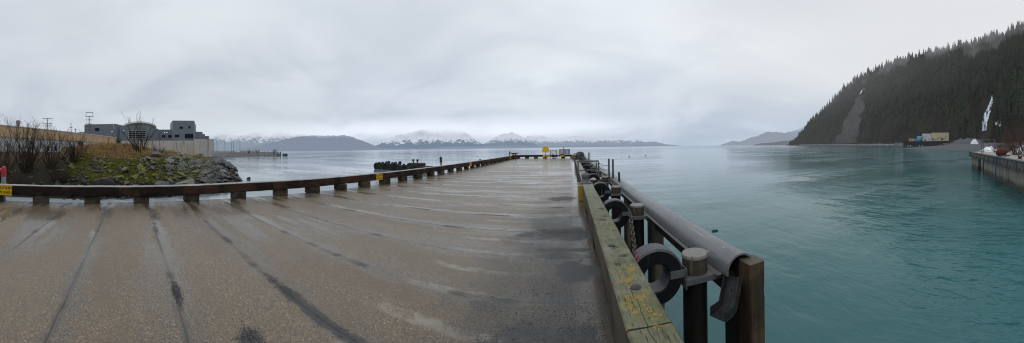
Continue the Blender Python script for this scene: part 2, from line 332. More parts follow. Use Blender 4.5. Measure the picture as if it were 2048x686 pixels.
AIR = (.30, .34, .40)  # haze colour, mixed into far surfaces as a faint glow
M = dict(
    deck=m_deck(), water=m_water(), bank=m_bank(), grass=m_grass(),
    rail_l=wood('creosoted_rail', (.010, .007, .006), (.110, .054, .034), (.36, .35, .33), 'Y', black=.85, topwet=.6, checks=.5),
    rail_e=wood('creosoted_end_rail', (.014, .010, .008), (.07, .036, .024), (.24, .23, .21), 'X', black=.6),
    block=wood('rail_block_wood', (.020, .017, .012), (.14, .118, .082), (.15, .14, .12), 'X', black=.7),
    rail_r=wood('lichen_rail', (.035, .028, .020), (.135, .112, .085), (.165, .165, .112), 'Y', lichen=True, black=.45, topwet=.35, checks=.8),
    timber=wood('fender_timber', (.010, .007, .005), (.165, .108, .060), (.10, .085, .06), 'Z', black=.5, rough=.6),
    timber_g=wood('algae_timber', (.050, .045, .028), (.15, .135, .088), (.15, .14, .10), 'Z', black=.35, rough=.7),
    waler=wood('dark_waler', (.012, .010, .008), (.045, .034, .024), (.06, .05, .04), 'Y', black=.6, rough=.5),
    pile=wood('wet_pile_wood', (.006, .005, .004), (.026, .017, .012), (.05, .04, .03), 'Z', black=.5, rough=.4),
    pilecap=simple('pile_cap_steel', (.20, .195, .175), .45, 0.0, .35, 9, .2, 60, stain=(.10, .075, .05)),
    capneck=simple('mossy_pile_neck', (.055, .045, .032), .7, 0, .7, 9, .5, 40, stain=(.13, .11, .05)),
    steel=simple('galvanised_steel', (.105, .112, .115), .42, .1, .4, 5, .15, 40, stain=(.085, .08, .075)),
    dsteel=simple('dark_steel', (.020, .021, .022), .45, 0, .5, 8, .3, 50, stain=(.065, .060, .052)),
    hdpe=m_pipe(),
    rubber=simple('black_rubber', (.006, .007, .008), .5, 0, .6, 9, .25, 60, stain=(.018, .018, .019), spec=.2),
    rubber_t=simple('worn_rubber', (.065, .070, .078), .42, 0, .35, 6, .15, 40, stain=(.025, .025, .028)),
    chain=simple('rusty_chain', (.12, .105, .09), .5, .4, .5, 12, .3, 80),
    yellow=simple('sign_yellow', (.72, .45, .015), .5, 0, .18, 5, .05, 40, stain=(.48, .30, .03)),
    yellowp=simple('worn_yellow_paint', (.30, .21, .03), .7, 0, .5, 5, .3, 40, stain=(.10, .075, .03)),
    black=simple('sign_black', (.012, .012, .012), .6, 0, .3, 20, .05),
    red=simple('hydrant_red', (.45, .045, .05), .5, 0, .3, 6, .1, 40, stain=(.30, .06, .05)),
    cordred=simple('red_cord', (.55, .05, .06), .6, 0, .2, 9, .1),
    rustred=simple('rusted_red', (.105, .030, .022), .7, 0, .5, 4, .4, 30, stain=(.07, .03, .02)),
    pipegrey=simple('grey_post', (.30, .33, .33), .5, .2, .3, 5, .15, 40),
    dgreen=simple('dark_green_iron', (.025, .035, .032), .5, 0, .5, 7, .25, 40),
    floatdark=simple('tarred_float', (.016, .020, .018), .65, 0, .8, 1.2, .4, 8, stain=(.035, .045, .03)),
    polewood=m_scrub('utility_pole_wood', (.035, .027, .022), (.07, .055, .045), (.10, AIR)),
    bark=m_scrub('bare_bark', (.026, .018, .014), (.080, .058, .044)),
    bark_r=m_scrub('red_twigs', (.055, .032, .025), (.125, .075, .058)),
    brush=m_scrub('rusty_brush', (.075, .032, .020), (.19, .090, .05)),
    rock=m_rock('riprap_grey', 0, (.115, .118, .118)), rockm=m_rock('riprap_mossy', .75), rockl=m_rock('riprap_light', .15, (.20, .195, .18)), rockd=m_rock('riprap_dark', .35, (.045, .046, .046)),
    farrock=m_scrub('breakwater_rock', (.035, .036, .037), (.22, .215, .20), (.16, AIR)),
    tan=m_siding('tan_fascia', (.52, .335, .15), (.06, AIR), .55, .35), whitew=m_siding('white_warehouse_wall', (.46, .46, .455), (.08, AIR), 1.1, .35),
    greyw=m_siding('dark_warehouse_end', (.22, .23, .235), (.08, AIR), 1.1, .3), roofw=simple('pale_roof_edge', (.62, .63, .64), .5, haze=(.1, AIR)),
    bgrey=m_siding('slate_siding', (.125, .152, .182), (.09, AIR), .9, .25, True), bgrey2=m_siding('slate_siding_side', (.090, .112, .140), (.09, AIR), .9, .25, True),  # bgrey2: slate with side-wall shade in its colour, also on trim
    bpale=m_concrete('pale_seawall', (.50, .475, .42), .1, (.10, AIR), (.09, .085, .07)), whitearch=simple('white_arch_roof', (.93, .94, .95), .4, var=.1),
    soffit=simple('timber_soffit', (.34, .26, .15), .7, haze=(.1, AIR)), glass=simple('dark_window_glass', (.012, .018, .022), .12, 0, .3, 1, .02, 3),
    glassb=simple('pale_window_glass', (.30, .34, .35), .2, 0, .3, 1, .02, 3), mullion=simple('white_mullion', (.70, .72, .74), .5, var=.1), whitepaint=simple('white_paint', (.7, .71, .72), .5, var=.15),  # glassb: a lit window, its light put into the pale colour
    lamp=NB('lit_lamp'), brown=simple('brown_door', (.05, .030, .02), .6), stone=simple('mottled_vent', (.22, .20, .16), .8, 0, .6, 3, .3, 10),
    blue=simple('blue_plastic', (.015, .06, .33), .5), bluerope=simple('blue_rope', (.02, .09, .26), .7),
    pierwall=m_concrete('stained_pier_wall', (.25, .23, .19), 1.0), pierbeam=m_concrete('grey_pier_beam', (.105, .108, .10), .35), pierdeck=m_concrete('pale_pier_deck', (.40, .385, .34), .15),
    snow=simple('old_snow', (.82, .84, .87), .6, 0, .12, .8, .2, 3), ice=simple('blue_white_ice', (.70, .78, .84), .3, 0, .25, .12, .5, .6, haze=(.08, AIR)),
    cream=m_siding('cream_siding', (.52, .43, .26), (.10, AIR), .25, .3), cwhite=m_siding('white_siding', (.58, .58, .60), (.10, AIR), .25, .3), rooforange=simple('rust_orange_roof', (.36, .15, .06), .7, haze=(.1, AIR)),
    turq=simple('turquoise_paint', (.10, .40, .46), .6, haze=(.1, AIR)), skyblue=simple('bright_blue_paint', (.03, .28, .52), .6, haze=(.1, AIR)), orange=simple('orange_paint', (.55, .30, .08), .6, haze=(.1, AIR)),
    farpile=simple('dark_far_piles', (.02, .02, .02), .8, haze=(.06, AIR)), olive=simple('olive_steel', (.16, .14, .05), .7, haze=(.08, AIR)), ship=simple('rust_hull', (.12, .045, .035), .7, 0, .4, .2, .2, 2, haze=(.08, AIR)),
    gravelhill=m_scrub('grey_gravel', (.045, .048, .052), (.10, .105, .11), (.12, AIR)), scree=m_scrub('scree_slope', (.040, .037, .035), (.120, .110, .104), (.15, HAZE_FOREST)),
    palewood=simple('bleached_logs', (.24, .235, .22), .8, haze=(.15, AIR)),
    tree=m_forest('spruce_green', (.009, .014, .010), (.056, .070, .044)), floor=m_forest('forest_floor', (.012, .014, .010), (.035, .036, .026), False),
    lichen=simple('yellow_lichen', (.36, .26, .085), .9, 0, .4, 30, .3, 90), pebble=simple('wet_gravel', (.045, .046, .048), .45, 0, .8, 15, .2, 60),
)
lb = M['lamp']; M['lamp'] = lb.done(lb.emis((1, .97, .9), 1.6))

# ---------------------------------------------------------------- mesh building
class MB:
    def __init__(s): s.v = []; s.f = []
    def add(s, vs, fs):
        o = len(s.v); s.v += [tuple(v) for v in vs]; s.f += [tuple(i + o for i in f) for f in fs]; return s
    def box(s, c, size, rz=0.0, rx=0.0, ry=0.0):
        m = Matrix.Translation(c) @ Matrix.Rotation(rz, 4, 'Z') @ Matrix.Rotation(ry, 4, 'Y') @ Matrix.Rotation(rx, 4, 'X')
        a, b_, c_ = (q / 2 for q in size)
        vs = [m @ Vector((i * a, j * b_, k * c_)) for i in (-1, 1) for j in (-1, 1) for k in (-1, 1)]
        return s.add(vs, [(0, 1, 3, 2), (4, 6, 7, 5), (0, 4, 5, 1), (2, 3, 7, 6), (0, 2, 6, 4), (1, 5, 7, 3)])
    def tube(s, path, rad, n=8, cap=True, closed=False):
        path = [Vector(p) for p in path]; N = len(path)
        if not hasattr(rad, '__len__'): rad = [rad] * N
        vs = []; up = None
        for i in range(N):
            a = path[(i - 1) % N] if (closed or i > 0) else path[i]; c = path[(i + 1) % N] if (closed or i < N - 1) else path[i]
            t = (c - a).normalized()
            if up is None: up = t.orthogonal().normalized()
            up = (up - t * up.dot(t)); up = up.normalized() if up.length > 1e-6 else t.orthogonal().normalized()
            w = t.cross(up)
            for k in range(n):
                q = 2 * PI * k / n; vs.append(path[i] + (up * math.cos(q) + w * math.sin(q)) * rad[i])
        fs = []
        for i in range(N if closed else N - 1):
            j = (i + 1) % N
            for k in range(n): l = (k + 1) % n; fs.append((i * n + k, i * n + l, j * n + l, j * n + k))
        if cap and not closed: fs += [tuple(range(n - 1, -1, -1)), tuple((N - 1) * n + k for k in range(n))]
        return s.add(vs, fs)
    def bar(s, a, b_, r, n=6): return s.tube([a, b_], r, n)
    def lathe(s, prof, c=(0, 0, 0), n=24, m=None):
        vs = []; c = Vector(c)
        for r, z in prof:
            for k in range(n):
                q = 2 * PI * k / n; v = Vector((r * math.cos(q), r * math.sin(q), z)); vs.append((m @ v if m else v) + c)
        fs = []
        for i in range(len(prof) - 1):
            for k in range(n): l = (k + 1) % n; fs.append((i * n + k, i * n + l, (i + 1) * n + l, (i + 1) * n + k))
        if prof[0][0] > 1e-5: fs.append(tuple(range(n - 1, -1, -1)))
        if prof[-1][0] > 1e-5: fs.append(tuple((len(prof) - 1) * n + k for k in range(n)))
        return s.add(vs, fs)
    def prism(s, poly, h, m=None):
        """poly in local xy, extruded along local z by h"""
        n = len(poly); vs = [Vector((a, b_, 0)) for a, b_ in poly] + [Vector((a, b_, h)) for a, b_ in poly]
        if m: vs = [m @ v for v in vs]
        fs = [tuple(range(n - 1, -1, -1)), tuple(range(n, 2 * n))] + [(i, (i + 1) % n, n + (i + 1) % n, n + i) for i in range(n)]
        return s.add(vs, fs)
    def build(s, name, m, parent=None, bevel=0.0, smooth=False, loc=None, rz=0.0, fix=True):
        me = bpy.data.meshes.new(name); me.from_pydata(s.v, [], s.f)
        if fix or bevel:
            bm = bmesh.new(); bm.from_mesh(me)
            if fix: bmesh.ops.recalc_face_normals(bm, faces=bm.faces)
            if bevel:
                ed = [e for e in bm.edges if len(e.link_faces) == 2 and e.calc_face_angle(0) > .6]
                bmesh.ops.bevel(bm, geom=ed, offset=bevel, segments=2, affect='EDGES', profile=.6)
            bm.to_mesh(me); bm.free()
        if smooth:
            me.polygons.foreach_set('use_smooth', [True] * len(me.polygons))
            try: me.set_sharp_from_angle(angle=R(38))
            except Exception: pass
        me.materials.append(m); me.update()
        o = bpy.data.objects.new(name, me); col.objects.link(o)
        if parent: o.parent = parent
        if loc is not None: o.location = loc
        o.rotation_euler.z = rz
        return o

def npmesh(name, V, Fc, m, parent=None):
    """a mesh from a vertex array and an array of triangles"""
    me = bpy.data.meshes.new(name); n = len(Fc)
    me.vertices.add(len(V)); me.vertices.foreach_set('co', np.asarray(V, np.float32).ravel())
    w = Fc.shape[1]
    me.loops.add(n * w); me.loops.foreach_set('vertex_index', Fc.astype(np.int32).ravel())
    me.polygons.add(n); me.polygons.foreach_set('loop_start', np.arange(0, n * w, w, dtype=np.int32)); me.polygons.foreach_set('loop_total', np.full(n, w, np.int32))
    me.materials.append(m); me.update(calc_edges=True); me.validate()
    o = bpy.data.objects.new(name, me); col.objects.link(o)
    if parent: o.parent = parent
    return o

def tag(o, label, cat, group=None, kind=None):
    o['label'] = label; o['category'] = cat
    if group: o['group'] = group
    if kind: o['kind'] = kind
    return o
def thing(name, label, cat, loc=(0, 0, 0), rz=0.0, group=None):
    o = bpy.data.objects.new(name, None); col.objects.link(o); o.empty_display_size = .2
    o.location = loc; o.rotation_euler = (0, 0, rz); return tag(o, label, cat, group)
def struct(o, label=None):
    o['kind'] = 'structure'
    if label: o['label'] = label
    return o
def dup(root, loc, rz=None, label=None, group=None, scale=None):
    r = root.copy(); col.objects.link(r); r.location = loc
    if rz is not None: r.rotation_euler = (0, 0, rz)
    if label: r['label'] = label
    if group: r['group'] = group
    if scale: r.scale = (scale,) * 3 if not hasattr(scale, '__len__') else scale
    for ch in root.children:
        c = ch.copy(); col.objects.link(c); c.parent = r
        for g in ch.children:
            d = g.copy(); col.objects.link(d); d.parent = c
    return r
def fbm(v, o=4): return mnoise.fractal(Vector(v), 1.0, 2.0, o)
ORD = ['first', 'second', 'third', 'fourth', 'fifth', 'sixth', 'seventh', 'eighth', 'ninth', 'tenth', 'eleventh', 'twelfth', 'thirteenth', 'fourteenth']

# ---------------------------------------------------------------- sea and deck
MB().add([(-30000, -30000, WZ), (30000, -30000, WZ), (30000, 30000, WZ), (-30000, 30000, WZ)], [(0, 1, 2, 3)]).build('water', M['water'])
struct(bpy.data.objects['water'], 'calm grey-green sea of the bay')

LX = [(-14, -7.2), (-9, -7.6), (-4, -8.1), (-2, -8.45), (0, -8.7), (2, -8.8), (4, -8.75), (8, -8.2), (13, -7.95), (20, -7.9), (30, -8.1), (41.2, -8.4)]
def lx(y): return float(np.interp(y, [a for a, _ in LX], [b for _, b in LX]))
YEND = 41.2
ys = list(np.arange(-14, YEND, 1.0)) + [YEND + .35]
poly = [(lx(y) - .20, y) for y in ys] + [(.63, y) for y in reversed(ys)]
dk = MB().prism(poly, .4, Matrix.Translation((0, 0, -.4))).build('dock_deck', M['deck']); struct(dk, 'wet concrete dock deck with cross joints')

# ---------------------------------------------------------------- bull rails
def rough_beam(mb, a, b_, w, h, axis_up=Vector((0, 0, 1)), amp=.006, step=.10, ch=.016, seed=0):
    """a hewn timber from a to b_ (centres of its ends): chamfered section whose edges are chipped along the length"""
    a = Vector(a); b_ = Vector(b_); t = (b_ - a).normalized(); sd = t.cross(axis_up).normalized(); up = sd.cross(t)
    n = max(2, int((b_ - a).length / step)); hw, hh = w / 2, h / 2
    sec = [(-hw + ch, -hh), (0, -hh), (hw - ch, -hh), (hw, -hh + ch), (hw, 0), (hw, hh - ch), (hw - ch, hh), (0, hh), (-hw + ch, hh), (-hw, hh - ch), (-hw, 0), (-hw, -hh + ch)]
    vs = []; fs = []; K_ = len(sec)
    for i in range(n + 1):
        c = a.lerp(b_, i / n)
        for k, (x_, z_) in enumerate(sec):
            q = Vector((x_ * 3 + seed * 7.3, i * step * 1.1 + seed, z_ * 3)); e = mnoise.noise(q * 2.2) * amp; e2 = min(0, mnoise.noise(q * 5.1 + Vector((k * 3.3, 0, 0))) + .12) * amp * (3.2 if k % 4 != 1 and k not in (4, 7, 10, 1) else .5)
            d = Vector((x_, z_, 0)).normalized() * (e + e2); vs.append(c + sd * (x_ + d.x) + up * (z_ + d.y))
    for i in range(n):
        for k in range(K_): l = (k + 1) % K_; fs.append((i * K_ + k, i * K_ + l, (i + 1) * K_ + l, (i + 1) * K_ + k))
    fs += [tuple(range(K_ - 1, -1, -1)), tuple(n * K_ + k for k in range(K_))]
    return mb.add(vs, fs)
def rail_piece(mb, a, b_, w, z0, z1):
    a = Vector(a); b_ = Vector(b_); d = (b_ - a).normalized() * .004; zc = Vector((0, 0, (z0 + z1) / 2)); rough_beam(mb, a + d + zc, b_ - d + zc, w, z1 - z0, amp=.007, seed=a.y)
rl = thing('bull_rail', 'dark brown timber kerb rail on blocks along the left edge of the dock', 'rail', (-8.8, 0, 0))
loc0 = Vector((-8.8, 0, 0))
cut = [-9.2, -4.6, -.55, 3.5, 6.9, 10.3, 15.2, 20.2, 25.4, 30.6, 35.8, 40.95]
for i in range(len(cut) - 1):
    mb = MB(); y0, y1 = cut[i], cut[i + 1]
    rail_piece(mb, Vector((lx(y0) - .15, y0, 0)) - loc0, Vector((lx(y1) - .15, y1, 0)) - loc0, .30, .222, .53 + .004 * math.sin(i * 2.1))
    mb.build('rail_timber', M['rail_l'], rl, smooth=True)
by = [-5.9, -4.35, -2.85, -1.27, .31, 1.92, 3.5, 5.08, 6.45, 7.75, 9.05, 10.42, 11.8, 13.2, 14.6, 16.0]
while by[-1] < 39: by.append(by[-1] + 1.46)
for y in by:
    sl = math.atan2(-(lx(y + .5) - lx(y - .5)), 1)
    jr = random.Random(int(y * 100)); MB().box(Vector((lx(y) - .155 + jr.uniform(-.015, .012), y + jr.uniform(-.05, .05), .110)) - loc0, (.29, .50 * jr.uniform(.88, 1.08), .216), sl + jr.uniform(-.04, .04)).build('block', M['block'], rl, .012)
# bolt heads on the inner face
for y in by[::2]:
    MB().lathe([(.022, 0), (.022, .012), (.012, .018)], Vector((lx(y) - .002, y + .1, .38)) - loc0, 8, Matrix.Rotation(PI / 2, 4, 'Y')).build('bolt_head', M['dsteel'], rl)

re_ = thing('bull_rail', 'dark timber kerb rail across the far end of the dock', 'rail', (-4, 41.3, 0))
for a, b_ in ((-4.4, -.6), (-.57, 4.5)):
    MB().box(((a + b_) / 2, 0, .376), (b_ - a, .30, .31)).build('rail_timber', M['rail_e'], re_, .014)
for x in np.arange(-4.0, 4.4, 1.35): MB().box((x, 0, .110), (.6, .29, .216)).build('block', M['block'], re_, .012)

rr = thing('bull_rail', 'weathered green-grey timber kerb rail with yellow lichen along the right edge of the dock', 'rail', (.455, 0, 0))
cutr = [-3.0, 1.62, 8.15]
for i in range(2):
    y0, y1 = cutr[i], cutr[i + 1]
    rough_beam(MB(), (0, y0 + .006, .36), (0, y1 - .006, .36), .29, .30, amp=.005, step=.035, ch=.013, seed=i).build('rail_timber', M['rail_r'], rr, smooth=True)
for y in (-1.2, .6, 2.45, 4.85, 7.2): MB().box((0, y, .104), (.27, .95, .206)).build('block', M['block'], rr, .012)
for (x, y) in ((.02, 2.1), (-.03, 3.05), (.05, 4.9)):
    MB().lathe([(.045, 0), (.045, .006), (.03, .010)], (x, y, .508), 14).build('bolt_head', M['dsteel'], rr, smooth=True)
# lichen clumps on its top
lv = []; lf = []
for k in range(2600):
    c = random.random(); y = 1.62 + c * .95 + random.gauss(0, .03); x = .485 - .02 * c + .045 * math.sin(c * 9) + random.gauss(0, .018)
    if random.random() < .2: x, y = .40 + random.gauss(0, .022), 1.75 + random.random() * .7 + random.gauss(0, .02)
    if mnoise.noise(Vector((x * 14, y * 11, 0))) < .02 or abs(x - .455) > .135: continue
    r = random.uniform(.0018, .0058); a = random.random() * 6.28; o = len(lv); n = 5
    lv.append((x, y, .5145 + r * .9))
    for j in range(n): q = a + 2 * PI * j / n; rr_ = r * random.uniform(.6, 1.4); lv.append((x + rr_ * math.cos(q), y + rr_ * math.sin(q), .5095))
    lf += [(o, o + 1 + j, o + 1 + (j + 1) % n) for j in range(n)]
npmesh('lichen', np.array(lv) - np.array((.455, 0, 0)), np.array(lf), M['lichen'], rr)['kind'] = 'stuff'

rr2 = thing('bull_rail', 'pale worn timber kerb rail beyond the yellow bollard block, running to the dock end', 'rail', (.455, 0, 0))
cutr = [9.05, 15.2, 21.4, 27.8, 34.2, 40.7]
for i in range(5):
    y0, y1 = cutr[i], cutr[i + 1]; MB().box((0, (y0 + y1) / 2, .36), (.29, y1 - y0 - .012, .30)).build('rail_timber', M['rail_r'], rr2, .016)
for y in np.arange(10.2, 40.5, 2.6): MB().box((0, y, .104), (.27, .95, .206)).build('block', M['block'], rr2, .012)

# bollard on its yellow block
t = thing('bollard', 'grey cast mooring bollard on a yellow painted block of the right rail', 'bollard', (.42, 8.6, 0))
MB().box((.0, 0, .235), (.46, .80, .46)).build('block', M['yellowp'], t, .02)
bo = MB().lathe([(.20, .468), (.20, .50), (.14, .53), (.115, .58), (.11, .66), (.135, .70), (.125, .76), (.07, .80), (.02, .81), (0, .812)], (0, 0, 0), 20)
bo.tube([(-.05, 0, .72), (.13, 0, .70)], .045, 8); bo.build('bollard_casting', M['steel'], t, smooth=True)
MB().box((0, 0, .4685), (.42, .52, .02)).build('base_plate', M['steel'], t, .006)

# ---------------------------------------------------------------- signs
def text_mesh(body, size, name, m, parent, loc, rot, align='CENTER', bold=.0):
    cu = bpy.data.curves.new(name, 'FONT'); cu.body = body; cu.size = size; cu.align_x = align; cu.align_y = 'CENTER'; cu.space_character = 1.12; cu.offset = bold
    tmp = bpy.data.objects.new('t', cu); col.objects.link(tmp)
    dg = bpy.context.evaluated_depsgraph_get(); me = bpy.data.meshes.new_from_object(tmp.evaluated_get(dg)); bpy.data.objects.remove(tmp); bpy.data.curves.remove(cu)
    me.materials.clear(); me.materials.append(m); o = bpy.data.objects.new(name, me); col.objects.link(o); o.parent = parent; o.location = loc; o.rotation_euler = rot
    return o
def low_rail_sign(loc, rz, label, w=.56, h=.31, lines=('CAUTION', 'LOW RAILS'), size=.115):
    """local +Y faces the reader's back: the plate faces local -Y"""
    t = thing('warning_sign', label, 'sign', loc, rz, None)
    MB().box((0, 0, 0), (w, .006, h)).build('plate', M['yellow'], t, .0015)
    for i, l in enumerate(lines):
        text_mesh(l, size, 'lettering', M['black'], t, (0, -.0050, h * .22 - i * h * .44), (PI / 2, 0, 0), bold=.003)
    return t
def left_sign(y, label, **k): return low_rail_sign((lx(y) + .010, y, .365), PI / 2 + math.atan2(-(lx(y + .5) - lx(y - .5)), 1), label, **k)
left_sign(-4.02, 'yellow CAUTION LOW RAILS sign under the red standpipe', w=.58, h=.325)
left_sign(9.85, 'small yellow warning sign on the left rail in line with the dark float', w=.46, h=.27, size=.09)
left_sign(20.9, 'small yellow warning sign midway along the far half of the left rail', w=.5, h=.34, size=.09)
left_sign(37.3, 'narrow yellow plate on the left rail next to the far corner cleat', w=.55, h=.42, size=.09)
xs = 41.0 * math.tan(az(1092)); low_rail_sign((xs, 41.13, .33), 0, 'small yellow sign on the end rail below the round-topped sign', w=1.0, h=.36, size=.12)
xs = 41.0 * math.tan(az(1124)); low_rail_sign((xs, 41.13, .40), 0, 'small yellow sign on the end rail in front of the dark picket railing', w=.62, h=.36, size=.10)
x0 = 40.9 * math.tan(az(1091))
t = thing('warning_sign', 'large round-topped yellow sign on a post at the dock end', 'sign', (x0, 41.02, 0))
pl = [(-.46, 0), (.46, 0), (.50, .1), (.50, .42)] + [(.50 * math.cos(a), .42 + .46 * math.sin(a)) for a in np.linspace(.15, PI - .15, 12)] + [(-.50, .42), (-.50, .1)]
MB().prism(pl, .03, Matrix.Translation((0, 0, .88)) @ Matrix.Rotation(PI / 2, 4, 'X')).build('plate', M['yellow'], t)
MB().bar((0, .03, .0), (0, .03, 1.3), .035).build('post', M['dsteel'], t)

# ---------------------------------------------------------------- standpipes and cleats on the left
t = thing('standpipe', 'grey standpipe with a red elbow outlet at the left end of the rail', 'standpipe', (gp(7, 400).x - .35, gp(7, 400).y, 0))
t.location = (-8.72, -4.32, 0)
MB().lathe([(.082, -.35), (.082, .80)], n=18).build('pipe', M['pipegrey'], t, smooth=True)
e = MB().lathe([(.10, .75), (.10, .79), (.092, .80), (.092, 1.0), (.075, 1.07), (.02, 1.10), (0, 1.10)], n=18); el = e.build('elbow', M['red'], t, smooth=True)
e = MB(); e.tube([(0, 0, .95), (.02, -.15, .95), (.03, -.30, .94)], [.085, .085, .10], 14); e.tube([(.03, -.30, .94), (.032, -.36, .94)], [.115, .115], 14); e.build('outlet', M['red'], el, smooth=True)
for q in range(4): pass
p = pt(884, 19.8); t = thing('standpipe', 'slim dark standpipe with a finial outside the middle of the left rail', 'standpipe', (p.x - .1, p.y, 0))
MB().lathe([(.075, -.2), (.075, .66)], n=12).build('pipe', M['pipegrey'], t, smooth=True)
MB().lathe([(.10, .66), (.10, .78), (.07, .80), (.07, .88), (.12, .90), (.12, .96), (.05, 1.0), (.04, 1.06), (.015, 1.09), (0, 1.10)], n=12).build('valve', M['dgreen'], t, smooth=True)
p = pt(1019, 40.5); t = thing('post', 'thin dark post below the grey building near the dock corner', 'post', (p.x, p.y, 0))
MB().lathe([(.07, -.3), (.07, 1.02), (.085, 1.03), (.085, 1.08), (0, 1.11)], n=10).build('shaft', M['dgreen'], t, smooth=True)
p = pt(1028.5, 40.6); t = thing('cleat', 'large horned mooring cleat on a rust-brown block at the far left corner', 'cleat', (p.x, p.y, 0))
MB().box((0, 0, .30), (.62, .5, .60)).build('block', M['rustred'], t, .03)
c = MB(); c.tube([(-.60, 0, .92), (-.42, 0, .82), (-.2, 0, .80), (.2, 0, .80), (.42, 0, .82), (.60, 0, .92)], [.045, .07, .09, .09, .07, .045], 10); c.tube([(-.2, 0, .6), (-.17, 0, .8)], .08, 8); c.tube([(.2, 0, .6), (.17, 0, .8)], .08, 8)
c.build('horns', M['dsteel'], t, smooth=True)
p = pt(964.5, 24.5); t = thing('cleat', 'small low cleat on top of the left rail past the middle sign', 'cleat', (lx(23.9) - .15, 23.9, .532))
c = MB(); c.tube([(0, -.22, .12), (0, -.1, .09), (0, .1, .09), (0, .22, .12)], [.025, .035, .035, .025], 8); c.tube([(0, -.06, 0), (0, -.06, .1)], .03, 8); c.tube([(0, .06, 0), (0, .06, .1)], .03, 8); c.build('horns', M['dsteel'], t, smooth=True)

# ---------------------------------------------------------------- fender line on the right
SP = 2.92; NF = 13
t0 = thing('fender_pile', 'nearest fender pile with pale disc cap and collar plate beside the right rail', 'pile', (1.40, 3.0, 0), 0, 'fender piles along the right side')
MB().lathe([(.145, -4.0), (.145, .10)], n=28).build('shaft', M['pile'], t0, smooth=True)
MB().lathe([(.150, .115), (.152, .29)], n=28).build('neck', M['capneck'], t0, smooth=True)
MB().lathe([(.152, .292), (.158, .296), (.158, .322), (.150, .334), (0, .340)], n=28).build('cap', M['pilecap'], t0, smooth=True)
q = MB(); q.box((.04, .0, .107), (.46, .36, .016)); q.box((-.185, 0, .06), (.012, .36, .11)); q.box((.04, -.177, .075), (.44, .010, .06)); q.build('collar_plate', M['steel'], t0, .003)
g0 = thing('ring_fender', 'nearest black rubber ring fender bracketed to the near pile', 'fender', (.893, 3.0, .165), 0, 'ring fenders along the right side')
RO, RI, TW = .312, .150, .12
MY = Matrix.Rotation(PI / 2, 4, 'X')
prof = [(RI, -TW + .01), (RI + .012, -TW), (RO - .02, -TW), (RO, -TW + .02), (RO, TW - .02), (RO - .02, TW), (RI + .012, TW), (RI, TW - .01), (RI, -TW + .01)]
ring = MB(); n = 44
for r_, y_ in prof[:-1]:
    ring.v += [(r_ * math.cos(2 * PI * k / n), y_, r_ * math.sin(2 * PI * k / n)) for k in range(n)]
np_ = len(prof) - 1
mi = []
for i in range(np_):
    for k in range(n): ring.f.append((i * n + k, i * n + (k + 1) % n, ((i + 1) % np_) * n + (k + 1) % n, ((i + 1) % np_) * n + k)); mi.append(1 if i in (2, 3, 4, 7) else 0)
ro = ring.build('ring', M['rubber'], g0, smooth=True); ro.data.materials.append(M['rubber_t']); ro.data.polygons.foreach_set('material_index', mi)
q = MB(); q.box((.245, -TW - .008, .01), (.19, .014, .085)); q.box((.245, TW + .008, .01), (.19, .014, .085)); q.box((.338, 0, .0), (.014, 2 * TW + .06, .12)); q.build('bracket', M['steel'], g0, .003)
p0 = thing('timber_post', 'nearest square fender timber, brown and weathered, under the end of the grey pipe', 'post', (1.945, 2.60, 0), 0, 'fender timbers under the pipe')
rough_beam(MB(), (0, 0, -4.0), (-.01, 0, .265), .215, .24, Vector((0, 1, 0)), .006, .05, .016, 5).build('timber', M['timber'], p0, smooth=True)
MB().box((-.02, .285, -1.93), (.18, .32, 4.2)).build('shade_timber', M['waler'], p0, .015)  # added darker timber stands for the post's shaded side
MB().box((-.118, .28, -.2), (.014, .14, .26)).build('strap', M['dsteel'], p0, .003)
for i in range(1, NF):
    y = 3.0 + SP * i
    dup(t0, (1.40, y, 0), label=f'{ORD[i]} fender pile from the near end, pale disc cap beside the right rail')
    if i not in (4, 7): dup(g0, (.893, y, .165), label=f'black rubber ring fender beside the {ORD[i]} fender pile')
for i in range(1, NF):
    y = 2.70 + SP * i
    d = dup(p0, (1.80, y + .1, -.12), label=f'{ORD[i]} square fender timber below the grey pipe, stained green')
    for c in d.children:
        if c.name.startswith('timber'):
            c.data = c.data.copy() if i == 1 else tg; tg = c.data
            if i == 1: tg.materials[0] = M['timber_g']
# half-pipe rubbing rail on top
pr = thing('rubbing_pipe', 'long grey half-round pipe capping the outer fender line', 'pipe', (1.83, 2.66, .150))
hp = MB(); n = 18; RP = .195; yl = [0, .02] + list(np.linspace(.5, 38, 40))
for j, y in enumerate(yl):
    for rad in (RP, RP - .022):
        for k in range(n + 1):
            a = -.12 + (PI + .24) * k / n; sag = .006 * math.sin(y * .9)
            hp.v.append((rad * math.cos(a), y, rad * math.sin(a) + sag))
w = n + 1
for j in range(len(yl) - 1):
    o = j * 2 * w; o2 = o + 2 * w
    for k in range(n):
        hp.f.append((o + k, o + k + 1, o2 + k + 1, o2 + k)); hp.f.append((o + w + k, o2 + w + k, o2 + w + k + 1, o + w + k + 1))
    hp.f.append((o, o2, o2 + w, o + w)); hp.f.append((o + n, o + w + n, o2 + w + n, o2 + n))
for k in range(n): hp.f.append((k, w + k, w + k + 1, k + 1))
hp.build('pipe_shell', M['hdpe'], pr, smooth=True)
for j_, y in enumerate((.9, 3.9, 6.9, 9.9, 12.9, 15.9)):
    for sx_ in (-.245, -.215): MB().lathe([(.018, -.03), (.018, -.012), (.010, -.010), (.010, .004), (0, .004)], (sx_, y, -.010), 6).build('bolt', M['dsteel'], pr)
lip = MB(); lip.box((-.225, 19, -.035), (.075, 37.8, .012)); lip.build('flange', M['hdpe'], pr, .003)
wl = thing('waler', 'dark horizontal timber running under the grey pipe', 'beam', (1.80, 21.75, -.035))
MB().box((0, 0, 0), (.17, 37.9, .22)).build('timber', M['waler'], wl, .01)
MB().box((.165, -18.8, -.1), (.10, .3, .30)).build('end_block', M['waler'], wl, .01)
